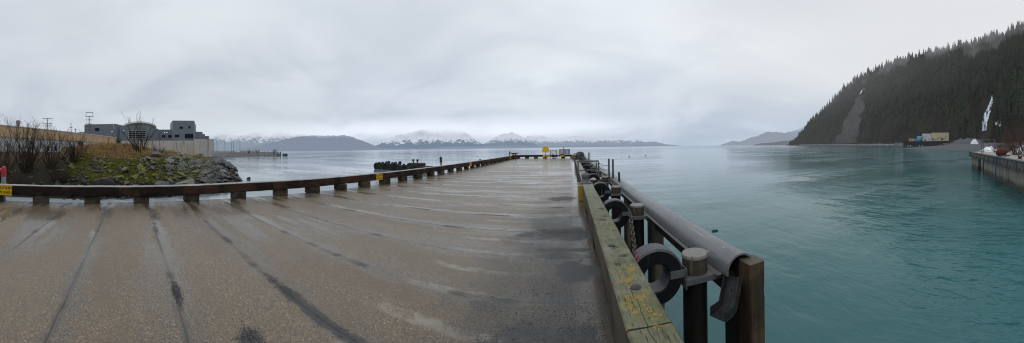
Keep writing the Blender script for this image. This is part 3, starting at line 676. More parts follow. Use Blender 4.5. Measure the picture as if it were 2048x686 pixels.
# bent steel channel at the near end
ch = thing('steel_channel', 'bent dark steel channel hanging at the near end of the pipe', 'bracket', (1.62, 2.55, -.1))
def channel(path, w, hgt, th):
    mb = MB(); P = [Vector(q) for q in path]
    nrm = []
    for i in range(len(P)):
        d = (P[min(i + 1, len(P) - 1)] - P[max(i - 1, 0)]).normalized(); nrm.append(d)
    for i in range(len(P) - 1):
        pass
    side_ = Vector((.42, -.91, 0)).normalized()
    rows = []
    for i, pp in enumerate(P):
        up = side_.cross(nrm[i]); up = up if up.z > 0 else -up
        rows.append([pp - side_ * w / 2 + up * hgt, pp - side_ * w / 2, pp + side_ * w / 2, pp + side_ * w / 2 + up * hgt,
                     pp + side_ * (w / 2 - th) + up * hgt, pp + side_ * (w / 2 - th) + up * th, pp - side_ * (w / 2 - th) + up * th, pp - side_ * (w / 2 - th) + up * hgt])
    vs = [v for r_ in rows for v in r_]; fs = []
    for i in range(len(P) - 1):
        for k in range(8): fs.append((i * 8 + k, i * 8 + (k + 1) % 8, i * 8 + 8 + (k + 1) % 8, i * 8 + 8 + k))
    fs += [tuple(range(8)), tuple((len(P) - 1) * 8 + k for k in range(7, -1, -1))]
    return mb.add(vs, fs)
channel([(.13, .12, .19), (.045, .05, .06), (-.03, -.01, -.045), (-.10, -.04, -.075), (-.22, -.09, -.07)], .20, .095, .009).build('channel', M['dsteel'], ch)
MB().box((.06, .10, -.02), (.012, .10, .24), R(-30)).build('hanger_plate', M['dsteel'], ch, .002)

# chain from the second pile down to the rail
def chain_obj(name, label, path, r=.045, wire=.012, cat='chain', mat='chain'):
    t = thing(name, label, cat, path[0]); P = [Vector(q) - Vector(path[0]) for q in path]
    seg = [(P[i + 1] - P[i]).length for i in range(len(P) - 1)]; L = sum(seg); step = r * 1.45; d = 0; k = 0
    while d < L:
        a = d; i = 0
        while i < len(seg) - 1 and a > seg[i]: a -= seg[i]; i += 1
        c = P[i].lerp(P[i + 1], min(1, a / seg[i])); dirv = (P[i + 1] - P[i]).normalized()
        sidev = dirv.cross(Vector((.3, .2, .93))).normalized()
        if k % 2: sidev = dirv.cross(sidev)
        pts = []
        for j in range(12):
            q = 2 * PI * j / 12; cx_ = math.cos(q); sx_ = math.sin(q)
            pts.append(c + dirv * (cx_ * r * .6 + (r * .42 if cx_ > 0 else -r * .42)) + sidev * sx_ * r * .62)
        MB().tube(pts, wire, 6, closed=True).build('link', M[mat], t, smooth=True); d += step; k += 1
    return t
def cat_(a, b_, sag, n=8):
    a, b_ = Vector(a), Vector(b_); return [a.lerp(b_, i / n) - Vector((0, 0, sag * 4 * (i / n) * (1 - i / n))) for i in range(n + 1)]
chain_obj('chain', 'heavy rusty chain hanging from the second fender pile', [(1.20, 5.70, .16), (1.17, 5.4, -.02), (1.13, 5.05, -.22), (1.06, 4.70, -.30), (.98, 4.45, -.24), (.9, 4.2, -.30)], .055, .015)
c = MB(); pts = [gp(1265, 507, .40) * 1.0, gp(1270.5, 510, .42), gp(1271, 515, .40), gp(1269.5, 521, .36)]
c.tube([Vector((.60, 2.655, .505)), Vector((.622, 2.67, .535)), Vector((.640, 2.69, .525)), Vector((.642, 2.69, .49)), Vector((.630, 2.68, .45))], .0040, 6)
tag(c.build('cord', M['cordred'], smooth=True), 'short red cord loop between the rail and the nearest ring fender', 'cord')

# ---------------------------------------------------------------- access landings, gate frames, chains over the fender line
def landing(y, label, lab2, lab3, lab4):
    t = thing('access_landing', label, 'platform', (1.0, y, 0))
    MB().box((.10, 0, .165), (1.0, 1.15, .05)).build('grating', M['pierdeck'], t, .006)
    for yy in (-.55, .55): MB().box((.10, yy, .10), (1.05, .09, .10)).build('frame_beam', M['steel'], t, .004)
    for k in range(4): MB().box((.10, .95 + k * .62, .0 - .03 * k), (1.25, .12, .10)).build('tread', M['steel'], t, .004)
    gy = y + .25
    g = thing('gate_frame', lab2, 'gate', (.62, gy, .19))
    for x, h in ((-.33, .76), (.50, .73), (.60, .75)): MB().box((x, 0, h / 2 - .02), (.065, .065, h)).build('post', M['steel'], g, .006)
    MB().box((.10, 0, .765), (1.0, .075, .07)).build('top_bar', M['steel'], g, .006)
    MB().box((.10, 0, .36), (.80, .04, .045)).build('mid_bar', M['steel'], g, .004)
    for (x, yy, lb) in ((1.62, y - .3, lab3), (1.70, y - .95, lab4)):
        s = thing('chain_post', lb, 'post', (x, yy, .2)); MB().box((0, 0, .42), (.065, .065, .92)).build('shaft', M['dsteel'], s, .005); MB().box((0, 0, -.04), (.14, .14, .012)).build('foot_plate', M['steel'], s, .002)
    for k, h in enumerate((.62, .42, .22)):
        chn = MB().tube(cat_((1.225, gy - .04, .2 + h + .06), (1.62, y - .28, .2 + h), .09, 10), .011, 5)
        tag(chn.build('chain', M['dsteel']), f'{["upper", "middle", "lower"][k]} sagging guard chain of the {"nearer" if y < 20 else "farther"} landing', 'chain')
landing(12.4, 'snow-dusted access landing just past the bollard with step treads beyond', 'grey square tube gate frame just past the bollard', 'chain post nearer the water at the near landing, left of its pair', 'chain post at the near landing, right of its pair')
landing(27.0, 'small distant access landing toward the dock end', 'distant grey gate frame toward the dock end', 'left chain post of the distant pair toward the dock end', 'right chain post of the distant pair toward the dock end')
c = MB().tube([(1.72, 10.2, .25), (1.72, 10.2, .60), (1.72, 10.14, .66), (1.72, 10.02, .66), (1.72, 9.96, .60), (1.72, 9.96, .3)], .02, 8)
tag(c.build('ladder_hoop', M['dsteel'], smooth=True), 'small dark ladder grab hoop over the grey pipe near the chain posts', 'handrail')
# second bollard and odd ironwork further along
t = thing('bollard', 'dark mooring bollard far along the right rail by the distant gate frame', 'bollard', (.42, 24.2, .5))
MB().lathe([(.2, .011), (.2, .05), (.13, .07), (.11, .3), (.15, .36), (.1, .45), (0, .47)], n=16).build('bollard_casting', M['dsteel'], t, smooth=True)
t = thing('mooring_hook', 'squat dark mooring hook mound at the far right corner of the dock', 'bollard', (1.15, 37.8, .16))
MB().lathe([(.55, -.5), (.55, .55), (.45, .70), (.25, .80), (0, .84)], n=14).build('casting', M['dsteel'], t, smooth=True)
MB().box((-.2, -.5, .25), (.3, .2, .5)).build('bracket', M['steel'], t, .02)

# end-of-dock gangway gate and picket railing
def PX(px, y=41.0): return y * math.tan(az(px))
a_, b_ = PX(1098.5), PX(1116.5)
t = thing('gangway_gate', 'pale grey barred gate panel standing at the dock end', 'gate', ((a_ + b_) / 2, 40.98, .02)); wd = b_ - a_
f_ = MB()
for x in (-wd / 2, wd / 2): f_.box((x, 0, .62), (.07, .07, 1.24))
f_.box((0, 0, 1.22), (wd, .07, .07)); f_.box((0, 0, .10), (wd, .07, .09)); f_.build('frame', M['whitepaint'], t, .006)
for k in range(1, 6): MB().box((-wd / 2 + wd * k / 6, .02, .66), (.12, .05, 1.06)).build('bar', M['dsteel'], t)
for k in range(3): MB().box((-.25 + .26 * k, -.05, .78), (.15, .03, .70), 0, 0, (.32, -.3, .25)[k]).build('slat', M['whitepaint'], t)
a_, b_ = PX(1118), PX(1140)
t = thing('picket_railing', 'dark picket railing at the right of the dock end gate', 'railing', ((a_ + b_) / 2, 40.98, .55)); wd = b_ - a_
f_ = MB(); f_.box((0, 0, .74), (wd, .06, .06)); f_.box((0, 0, .06), (wd, .06, .06)); f_.build('rails', M['dsteel'], t, .006)
for k in range(9): MB().box((-wd / 2 + wd * (k + .5) / 9, 0, .40), (.13, .05, .72)).build('picket', M['dsteel' if k % 2 else 'steel'], t)
MB().lathe([(.04, .76), (.04, .95), (.07, .97), (.07, 1.08), (0, 1.12)], (-.1, 0, 0), 10).build('lantern', M['dgreen'], t, smooth=True)
tag(MB().box((PX(1146), 40.7, .25), (.5, .6, .5)).build('timber_block', M['yellowp'], bevel=.03), 'yellow-green painted corner block at the far right of the dock', 'block')

# ---------------------------------------------------------------- grit on the deck
base_v = np.array([(1, 0, 0), (-1, 0, 0), (0, 1, 0), (0, -1, 0), (0, 0, 1), (0, 0, -1)], float); base_f = np.array([(0, 2, 4), (2, 1, 4), (1, 3, 4), (3, 0, 4), (2, 0, 5), (1, 2, 5), (3, 1, 5), (0, 3, 5)])
PV = []; PF = []; cnt = 0
def pebble(x, y, r):
    global cnt
    v = base_v * rng.uniform(.6, 1.25, (6, 1)) * r * np.array((1, 1, .62)); a = rng.uniform(0, 6.28); ca, sa = math.cos(a), math.sin(a)
    v = np.stack([v[:, 0] * ca - v[:, 1] * sa + x, v[:, 0] * sa + v[:, 1] * ca + y, v[:, 2] + r * .35], 1)
    PV.append(v); PF.append(base_f + 6 * cnt); cnt += 1
for k in range(7500):
    x = .28 - abs(rng.normal(0, .62)); y = rng.uniform(1.2, 7.5)
    if mnoise.noise(Vector((x * 1.3, y * 1.0, 3.3))) < rng.uniform(-.35, .5): continue
    pebble(x, y, rng.uniform(.0025, .0072))
for k in range(700):
    y = 1.66 + rng.normal(0, .05); x = rng.uniform(-3.3, -1.2)
    if mnoise.noise(Vector((x * 2.2, 0, 1.3))) < rng.uniform(-.3, .4): continue
    pebble(x, y, rng.uniform(.003, .0075))
for k in range(260): pebble(-3.15 + rng.normal(0, .16), .50 + rng.normal(0, .03), rng.uniform(.003, .007))
for k in range(300): pebble(-2.2 + rng.normal(0, .09), .97 + rng.normal(0, .07), rng.uniform(.003, .007))
for k in range(500): pebble(rng.uniform(-6, .2), rng.uniform(-1.5, 7), rng.uniform(.0025, .005))
for (cx_, cy_, sx_, sy_, nn) in ((-.28, 5.25, .38, .17, 900), (-.80, 5.15, .12, .05, 120), (-.35, 8.6, .3, .25, 300), (-.2, 4.1, .3, .1, 300)):
    for k in range(nn): pebble(cx_ + rng.normal(0, sx_) * .8, cy_ + rng.normal(0, sy_) * .8, rng.uniform(.003, .0065))
g = npmesh('gravel', np.concatenate(PV), np.concatenate(PF), M['pebble']); tag(g, 'loose dark gravel scattered over the deck beside the right rail', 'gravel', kind='stuff')

# ---------------------------------------------------------------- float with tyre fenders
A = pt(751, 66, WZ); Bp = pt(852, 55, WZ); d = Bp - A; L = d.length; ang = math.atan2(d.y, d.x)
t = thing('fender_float', 'long black mooring float ringed with rubber fenders on the calm water', 'float', A, ang)
h = MB(); h.prism([(0, .6), (.5, 0), (L - .4, 0), (L, .5), (L, 2.4), (L - .5, 2.9), (.5, 2.9), (0, 2.3)], 1.35, Matrix.Translation((0, 0, -.3))); h.build('hull', M['floatdark'], t, .12)
k = 0; x = .55
while x < L - .5:
    rt = .88 + .07 * math.sin(k * 2.3) - (.20 if x > L * .56 else 0)
    MB().lathe([(.30, -.24), (rt - .12, -.26), (rt, -.10), (rt, .10), (rt - .12, .26), (.30, .24)], (x, -.22, rt - .22 + .05 * math.sin(k * 1.7)), 16, Matrix.Rotation(R(8 * math.sin(k * 3.1)), 4, 'Z') @ Matrix.Rotation(PI / 2, 4, 'X')).build('tyre', M['floatdark' if k % 3 else 'rubber'], t, smooth=True)
    x += 1.02 + .10 * math.sin(k * 1.3); k += 1
for k, x in enumerate((1.9, 3.0, 4.0, 5.0, 6.2, 7.4, 8.8, 10.0)):
    if x > L - 2: break
    MB().lathe([(.15, -.25), (.40, -.15), (.46, .0), (.40, .15), (.15, .25)], (x, .5 + .2 * (k % 2), 1.30 + .12 * (k % 3) - (.25 if x > L * .56 else 0)), 12, Matrix.Rotation(R(70), 4, 'X')).build('tyre', M['rubber'], t, smooth=True)
MB().box((L * .77, 1.2, 1.38), (L * .22, 1.7, .55)).build('raised_deck', M['dgreen'], t, .06)
for x, lean in ((L * .735, -.12), (L * .80, .14)):
    q = MB().tube([(x, .8, 1.55), (x + lean * .6, .8, 2.1)], .13, 10); q.lathe([(.20, 0), (.27, .10), (.27, .28), (.18, .36), (0, .38)], (x + lean * .7, .8, 2.08), 12); q.build('mooring_post', M['rustred'], t, smooth=True)

# ---------------------------------------------------------------- left shore: bank, riprap, scrub
SH = [Vector(q) for q in ((-22.5, -60), (-24, -30), (-25, -14), (-26.2, -4), (-27.6, 3), (-29.2, 8), (-32.5, 12.0), (-38, 15.2), (-43.5, 17.4), (-48, 18.6), (-62, 22.5), (-95, 32.5), (-150, 46), (-268, 84))]
def sdist(x, y):
    best = 1e9; s = 1
    for i in range(len(SH) - 1):
        a, b_ = SH[i], SH[i + 1]; ab = b_ - a; ap = Vector((x, y)) - a; u = max(0, min(1, ap.dot(ab) / ab.length_squared))
        dd = (ap - ab * u); L_ = dd.length
        if L_ < best: best = L_; s = 1 if ab.x * ap.y - ab.y * ap.x > 0 else -1
    return best * s
def ground_z(x, y, s=None):
    s = sdist(x, y) if s is None else s
    z = np.interp(s, [-6, 0, 5, 10, 16, 24, 40, 300], [-5, -3.0, -1.25, .35, 1.0, 1.25, 1.3, 1.3])
    if s > 0:
        a = math.degrees(math.atan2(x, y)); dd = math.hypot(x, y)
        px = 1143 + a / .1025
        mound = 1.25 * math.exp(-((px - 225) / 75) ** 2) * math.exp(-((s - 20) / 8) ** 2) + .5 * math.exp(-((px - 60) / 90) ** 2) * math.exp(-((s - 14) / 7) ** 2)
        z += mound + min(1, s / 8) * (.55 * fbm((x * .16, y * .16, 0), 4) + .10 * fbm((x * .9, y * .9, 4), 3))
        if px > 330 and s > 14: z = min(z, 1.15)
    return float(z)
gx = np.arange(-112, -19, .9); gyy = np.arange(-62, 50, .9); V = []; idx = -np.ones((len(gx), len(gyy)), int); fs = []
for i, x in enumerate(gx):
    for j, y in enumerate(gyy):
        s = sdist(x, y)
        if s < -5: continue
        idx[i, j] = len(V); V.append((x, y, ground_z(x, y, s)))
for i in range(len(gx) - 1):
    for j in range(len(gyy) - 1):
        q = (idx[i, j], idx[i + 1, j], idx[i + 1, j + 1], idx[i, j + 1])
        if min(q) >= 0: fs.append(q)
o = npmesh('ground', np.array(V), np.array(fs), M['bank']); o.data.polygons.foreach_set('use_smooth', [True] * len(o.data.polygons)); struct(o, 'grassy shore bank behind the dock')
far = MB(); far.prism([(-111, 27), (-111, -60), (-420, -60), (-420, 110), (-270, 76), (-150, 41)], 3.6, Matrix.Translation((0, 0, -3.0))).build('terrain', M['bank']); struct(bpy.data.objects['terrain'])

def rock_mesh(name, seed, m, flat=.8, npts=12):
    r = random.Random(seed); bm = bmesh.new()
    for _ in range(npts):
        v = Vector((r.gauss(0, 1), r.gauss(0, 1), r.gauss(0, 1))).normalized() * r.uniform(.78, 1.05); bm.verts.new((v.x * r.uniform(.9, 1.1), v.y * r.uniform(.65, .95), v.z * flat))
    res = bmesh.ops.convex_hull(bm, input=bm.verts)
    bmesh.ops.delete(bm, geom=[v for v in bm.verts if not v.link_faces], context='VERTS')
    bmesh.ops.dissolve_limit(bm, angle_limit=R(14), verts=bm.verts, edges=bm.edges)
    bmesh.ops.bevel(bm, geom=bm.edges[:], offset=.035, segments=1, affect='EDGES')
    bmesh.ops.recalc_face_normals(bm, faces=bm.faces)
    me = bpy.data.meshes.new(name); bm.to_mesh(me); bm.free(); me.materials.append(m); return me
kinds = {'rock': [rock_mesh('boulder', 10 + i, M['rock']) for i in range(9)], 'rockm': [rock_mesh('boulder', 40 + i, M['rockm'], .6) for i in range(6)],
         'rockl': [rock_mesh('boulder', 70 + i, M['rockl']) for i in range(4)], 'rockd': [rock_mesh('boulder', 90 + i, M['rockd']) for i in range(4)]}
labs = {'rock': ('angular grey boulder in the riprap slope below the grey building', 'grey riprap boulders'), 'rockm': ('moss-covered boulder in the bank below the grey building', 'mossy riprap boulders'),
        'rockl': ('pale grey boulder in the riprap slope below the grey building', 'pale riprap boulders'), 'rockd': ('dark damp boulder low in the bank below the grey building', 'dark riprap boulders')}
rc = random.Random(3); nb = 0
def put_rock(x, y, r, kind, zoff=0.0, lab=None):
    o = bpy.data.objects.new('boulder', rc.choice(kinds[kind])); col.objects.link(o)
    o.location = (x, y, ground_z(x, y) + zoff); o.scale = (r * rc.uniform(.85, 1.35), r * rc.uniform(.8, 1.1), r * rc.uniform(.75, 1.05)); o.rotation_euler = (rc.uniform(-.4, .4), rc.uniform(-.4, .4), rc.uniform(0, 6.28))
    tag(o, lab or labs[kind][0], 'boulder', None if lab else labs[kind][1]); return o
placed = []
tries = 0
while nb < 297 and tries < 60000:
    tries += 1
    px = rc.uniform(150, 484) if rc.random() < .88 else rc.uniform(0, 150)
    dd = rc.uniform(24, 66); p = pt(px, dd); s = sdist(p.x, p.y)
    if s < -.3 or s > (12.5 if px > 300 else 8.5): continue
    if px < 300 and rc.random() < .45: continue
    r = rc.choice((.38, .45, .55, .65, .8, .95, 1.2)) * (.9 if dd < 45 else 1.05)
    if any((p.x - a) ** 2 + (p.y - b_) ** 2 < (.55 * (r + c)) ** 2 for a, b_, c in placed): continue
    placed.append((p.x, p.y, r)); nb += 1
    u = rc.random()
    if px > 400: k = 'rock' if u < .62 else 'rockl' if u < .70 else 'rockm' if u < .84 else 'rockd'
    elif px > 300: k = 'rock' if u < .42 else 'rockm' if u < .74 else 'rockl' if u < .84 else 'rockd'
    else: k = 'rockm' if u < .62 else 'rockd' if u < .9 else 'rock'
    put_rock(p.x, p.y, r, k, r * .12)
p = gp(375, 362, -1.6); put_rock(p.x, p.y, 1.5, 'rockl', .5, 'big pale slab-sided boulder just above the brown kerb rail, largest on the slope')
p = gp(325, 364, -1.6); put_rock(p.x, p.y, 1.35, 'rock', .5, 'big flat-faced grey boulder above the rail, left of the pale one')
p = gp(205, 366, -1.7); put_rock(p.x, p.y, 1.6, 'rockm', .3, 'broad rounded boulder thick with bright green moss just above the brown kerb rail')
p = gp(480, 357, WZ); o = put_rock(p.x + 2.2, p.y + .6, .55, 'rockd', 0, 'small lone dark rock in the water off the tip of the riprap'); o.location.z = WZ + .05

# rubble between the big stones
V = []; Fc = []; c = 0
for k in range(3000):
    px = rng.uniform(120, 486); dd = rng.uniform(25, 80); p = pt(px, dd); s = sdist(p.x, p.y)
    if s < -.6 or s > 11.5: continue
    r = rng.uniform(.10, .34); v = base_v * rng.uniform(.6, 1.3, (6, 1)) * r; q = Matrix.Rotation(rng.uniform(0, 6), 3, Vector((rng.normal(), rng.normal(), rng.normal())).normalized()); v = v @ np.array(q)
    V.append(v + np.array((p.x, p.y, ground_z(p.x, p.y, s) + r * .3))); Fc.append(base_f + 6 * c); c += 1
o = npmesh('rubble', np.concatenate(V), np.concatenate(Fc), M['rockd']); tag(o, 'small grey rubble filling the gaps of the riprap slope', 'rubble', kind='stuff')

def blades(name, m, n, region, h, label, cat, wd=.02):
    V = []; c = 0; k = 0
    while c < n and k < n * 12:
        k += 1; r_ = region()
        if r_ is None: continue
        x, y, z, sc_ = r_; hh = rng.uniform(*h) * sc_; a = rng.uniform(0, 6.28); l = rng.uniform(.1, .6) * hh; b_ = rng.uniform(0, 6.28)
        V.append(((x - wd * math.cos(a), y - wd * math.sin(a), z - .05), (x + wd * math.cos(a), y + wd * math.sin(a), z - .05), (x + l * math.cos(b_), y + l * math.sin(b_), z + hh))); c += 1
    V = np.array(V).reshape(-1, 3); o = npmesh(name, V, np.arange(len(V)).reshape(-1, 3), m); return tag(o, label, cat, kind='stuff')
def reg_grass():
    px = rng.uniform(125, 445); p = pt(px, rng.uniform(34, 72)); s = sdist(p.x, p.y)
    lo = 11.5 if px < 330 else 12
    if s < lo or s > 34: return None
    if mnoise.noise(Vector((p.x * .25, p.y * .25, 9))) < -.25: return None
    return p.x, p.y, ground_z(p.x, p.y, s), 1.0
blades('grass', M['grass'], 26000, reg_grass, (.3, 1.05), 'dead straw-coloured grass on top of the bank', 'grass', .045)
def reg_moss():
    px = rng.uniform(140, 330); p = pt(px, rng.uniform(30, 50)); s = sdist(p.x, p.y)
    if s < 3.5 or s > 17 or mnoise.noise(Vector((p.x * .35, p.y * .35, 2))) < -.08: return None
    return p.x, p.y, ground_z(p.x, p.y, s), 1.0
mg = m_scrub('green_moss_grass', (.075, .085, .010), (.27, .26, .035))
blades('moss', mg, 22000, reg_moss, (.08, .26), 'bright green moss and short grass on the bank slope', 'moss', .05)

def shrub(H, spread, nstem, seed, twig=8, sub=3, rad=.05, parent=None, m='bark', up=.75):
    r = random.Random(seed); st = MB(); tw = MB()
    def branch(mb, p, d, L, rad_, seg, n):
        pts = [p]; rs = [rad_]
        for i in range(seg):
            d = (d + Vector((r.gauss(0, .15), r.gauss(0, .15), r.gauss(.05, .09)))).normalized(); pts.append(pts[-1] + d * L / seg); rs.append(rad_ * (1 - .8 * (i + 1) / seg))
        mb.tube(pts, rs, n, cap=False); return pts, d
    for i in range(nstem):
        a = r.uniform(0, 6.28); s = r.random() ** .6 * spread
        d = Vector((math.cos(a) * s, math.sin(a) * s, up)).normalized(); b0 = Vector((math.cos(a) * r.uniform(0, .5), math.sin(a) * r.uniform(0, .5), -.2))
        L = H * r.uniform(.6, 1.05); pts, dd = branch(st, b0, d, L, rad * r.uniform(.6, 1.1), 7, 5)
        for k in range(twig):
            f_ = r.uniform(.25, .98); q = f_ * 7; i0 = min(6, int(q)); p = pts[i0].lerp(pts[i0 + 1], q - i0); a2 = r.uniform(0, 6.28)
            d2 = (dd * 1.0 + Vector((math.cos(a2), math.sin(a2), .35)) * .85).normalized(); l2 = L * r.uniform(.14, .34) * (1.15 - f_ * .6)
            pts2, d3 = branch(tw, p, d2, l2, rad * .32, 4, 3)
            for m_ in range(sub):
                p3 = pts2[r.randint(1, 4)]; a3 = r.uniform(0, 6.28); branch(tw, p3, (d3 + Vector((math.cos(a3), math.sin(a3), .3)) * .6).normalized(), l2 * r.uniform(.3, .6), rad * .2, 2, 3)
    a = st.build('stems', M[m], parent, fix=False); b_ = tw.build('twigs', M[m], parent, fix=False); return a, b_
def place_shrub(px, py, d, H, spread, ns, seed, label, **k):
    p = pt(px, d); t = thing('bare_shrub', label, 'shrub', (p.x, p.y, ground_z(p.x, p.y))); shrub(H, spread, ns, seed, parent=t, **k); return t
place_shrub(8, 360, 32, 5.8, .50, 36, 1, 'tall leafless shrub at the far left edge behind the standpipe', rad=.055)
place_shrub(52, 360, 33.5, 7.0, .46, 46, 2, 'tallest leafless many-stemmed shrub in front of the tan warehouse', rad=.06)
place_shrub(102, 360, 34, 5.9, .5, 32, 3, 'leafless shrub right of the tallest one, before the white wall', rad=.055)
place_shrub(148, 350, 36, 4.3, .45, 34, 4, 'shorter leafless shrub at the start of the mossy slope', rad=.045)
place_shrub(283, 325, 43.5, 6.5, .58, 26, 5, 'leafless shrub on the bank in front of the big grid window', rad=.06)
place_shrub(214, 302, 55, 3.2, .40, 7, 6, 'thin leafless sapling near the white wall of the warehouse', rad=.035)
place_shrub(238, 302, 56, 3.5, .45, 8, 7, 'thin leafless sapling at the right end of the warehouse', rad=.035)
place_shrub(318, 318, 48, 2.4, .9, 34, 8, 'low spreading leafless bush right of the bank shrub', rad=.03)
place_shrub(262, 322, 44, 1.9, 1.1, 40, 9, 'low dark bramble left of the bank shrub', rad=.03)
place_shrub(30, 365, 29.5, 2.6, .9, 60, 10, 'low dark thicket under the tallest shrubs just above the brown kerb rail', rad=.03)
place_shrub(118, 365, 30.5, 2.4, .9, 60, 11, 'low dark thicket above the rail at the foot of the shorter shrub', rad=.03)
# rusty brush on the bank near the tower
def reg_brush():
    px = rng.uniform(368, 425); p = pt(px, rng.uniform(58, 76)); 
    if sdist(p.x, p.y) < 12.5: return None
    return p.x, p.y, ground_z(p.x, p.y), 1.0
blades('brush', M['brush'], 5000, reg_brush, (.5, 1.35), 'low rust-red brush on the bank below the grey tower', 'brush', .022)
p = pt(308, 62); t = thing('tarp', 'small bright blue tarp heap behind the bank shrub', 'tarp', (p.x, p.y, ground_z(p.x, p.y)))
c = MB(); nx, ny = 9, 7
for i in range(nx):
    for j in range(ny):
        u, v = i / (nx - 1) * 2 - 1, j / (ny - 1) * 2 - 1; c.v.append((u * .5, v * .75, max(0, 1 - u * u) * max(0, 1 - v * v) * .85 + .1 * mnoise.noise(Vector((u * 2, v * 2, 0))) + .25))
for i in range(nx - 1):
    for j in range(ny - 1): c.f.append((i * ny + j, (i + 1) * ny + j, (i + 1) * ny + j + 1, i * ny + j + 1))
c.build('sheet', M['blue'], t, smooth=True)

# ---------------------------------------------------------------- warehouse and utility poles
WA = Vector((-47, -24, 0)); WB = Vector((-98, -5.8, 0)); wdir = (WA - WB); WLn = wdir.length; WA2 = WA + wdir.normalized() * 14; WLn += 14
wrz = math.atan2(wdir.y, wdir.x)
t = thing('warehouse', 'long low warehouse with tan fascia over a white wall behind the bare shrubs', 'warehouse', (WB.x, WB.y, .8), wrz)
# local x from far corner B to near corner A; local +y toward the water is negative side facing us
MB().box((WLn / 2, 9, 1.9), (WLn, 17.6, 3.8)).build('wall', M['whitew'], t)
MB().box((WLn / 2, 9, 4.72), (WLn + .3, 18.2, 2.1)).build('fascia', M['tan'], t)
MB().box((WLn / 2, 9, 5.86), (WLn + .5, 18.5, .16)).build('roof_edge', M['roofw'], t)
s_ = 1 if (Matrix.Rotation(wrz, 3, 'Z') @ Vector((0, 1, 0))).dot(-WA) > 0 else -1
if s_ > 0:
    for c in t.children:
        for v in c.data.vertices: v.co.y = -v.co.y
        c.data.flip_normals()
fy = .2 if s_ < 0 else -.2
sgn = 1 if s_ > 0 else -1
def wx(px):
    a = az(px); dv = Vector((math.sin(a), math.cos(a))); w2 = wdir.normalized(); # WB + w2*x = dv*t
    det = w2.x * -dv.y + dv.x * w2.y; return ((-WB.x) * -dv.y - (-dv.x) * (-WB.y)) / det
for px, w_, z0, z1 in ((187, .9, .55, 1.6), (193, .9, .55, 1.6), (210, .9, .5, 1.5), (216, .9, .5, 1.5), (95, .9, 1.0, 2.2), (110, .9, 1.0, 2.2), (131, 1.8, 1.0, 2.1), (144, 1.4, 1.0, 2.1)):
    x = wx(px); wn = MB().box((x, sgn * -.17 * -1 if False else sgn * .21, (z0 + z1) / 2), (w_, .08, z1 - z0)).build('window', M['glass'], t)
    MB().box((x, sgn * .24, z1 + .05), (w_ + .2, .06, .1)).build('lintel', M['mullion'], wn); MB().box((x, sgn * .24, z0 - .05), (w_ + .2, .06, .1)).build('sill', M['mullion'], wn)
x = wx(161); MB().box((x, sgn * .23, 2.2), (2.2, .1, 3.0)).build('door', M['brown'], t)
pv = pt(36, 66); t = thing('roof_vent', 'mottled stubby vent stack with a bulbous cap on the warehouse roof', 'vent', (pv.x, pv.y, 6.7))
sv = 6.7
MB().lathe([(.42, -.1), (.42, 1.55)], n=14).build('stack', M['stone'], t, smooth=True); MB().lathe([(.42, 1.55), (.58, 1.65), (.60, 2.0), (.45, 2.3), (0, 2.42)], n=14).build('cap', M['stone'], t, smooth=True)

def upole(px, d, ytop, arms, label, frame=None, zb=1.0):
    p = pt(px, d, zb); t = thing('utility_pole', label, 'utility pole', p, -az(px)); top = zz(px, ytop, d) - zb
    MB().tube([(0, 0, 0), (0, 0, top)], [.19, .13], 8).build('pole', M['polewood'], t, smooth=True)
    for (py, hw, brace) in arms:
        z = zz(px, py, d) - zb; w_ = hw / F * d; a = MB().box((0, -.16, z), (2 * w_, .12, .16))
        if brace:
            for s in (-1, 1): a.bar((s * w_ * .6, -.16, z - .05), (0, -.1, z - 1.0), .05)
        ar = a.build('crossarm', M['polewood'], t)
        for k in range(4): MB().lathe([(.06, 0), (.10, .1), (.05, .26), (0, .28)], (-w_ * .9 + w_ * 1.8 * k / 3, -.16, z + .08), 6).build('insulator', M['steel'], ar)
    if frame:
        x0, x1, y0, y1 = frame; z0, z1 = zz(px, y1, d) - zb, zz(px, y0, d) - zb; a0, a1 = (x0 - px) / F * d, (x1 - px) / F * d
        f_ = MB(); f_.box(((a0 + a1) / 2, 0, z1), (a1 - a0, .14, .2)); f_.box(((a0 + a1) / 2, 0, z0), (a1 - a0 + .4, .14, .2)); f_.box((a0, 0, (z0 + z1) / 2), (.16, .14, z1 - z0)); f_.box((a1, 0, (z0 + z1) / 2), (.16, .14, z1 - z0)); f_.build('top_frame', M['polewood'], t)
    return t
upole(95, 118, 236, ((237, 10, True), (247, 9.5, True), (252, 9, False)), 'utility pole with three wide crossarms above the warehouse roof')
upole(142, 135, 245, ((255, 3, False),), 'short thin utility pole between the two pole structures')
upole(178.5, 112, 232, ((240, 6, False), (248, 6, False), (253, 6, False), (260, 6, False)), 'tall utility pole with a square frame on top before the grey building', frame=(172, 186, 224.5, 233))
upole(151, 135, 257, ((259, 2, False),), 'stub utility pole right of the thin pole')

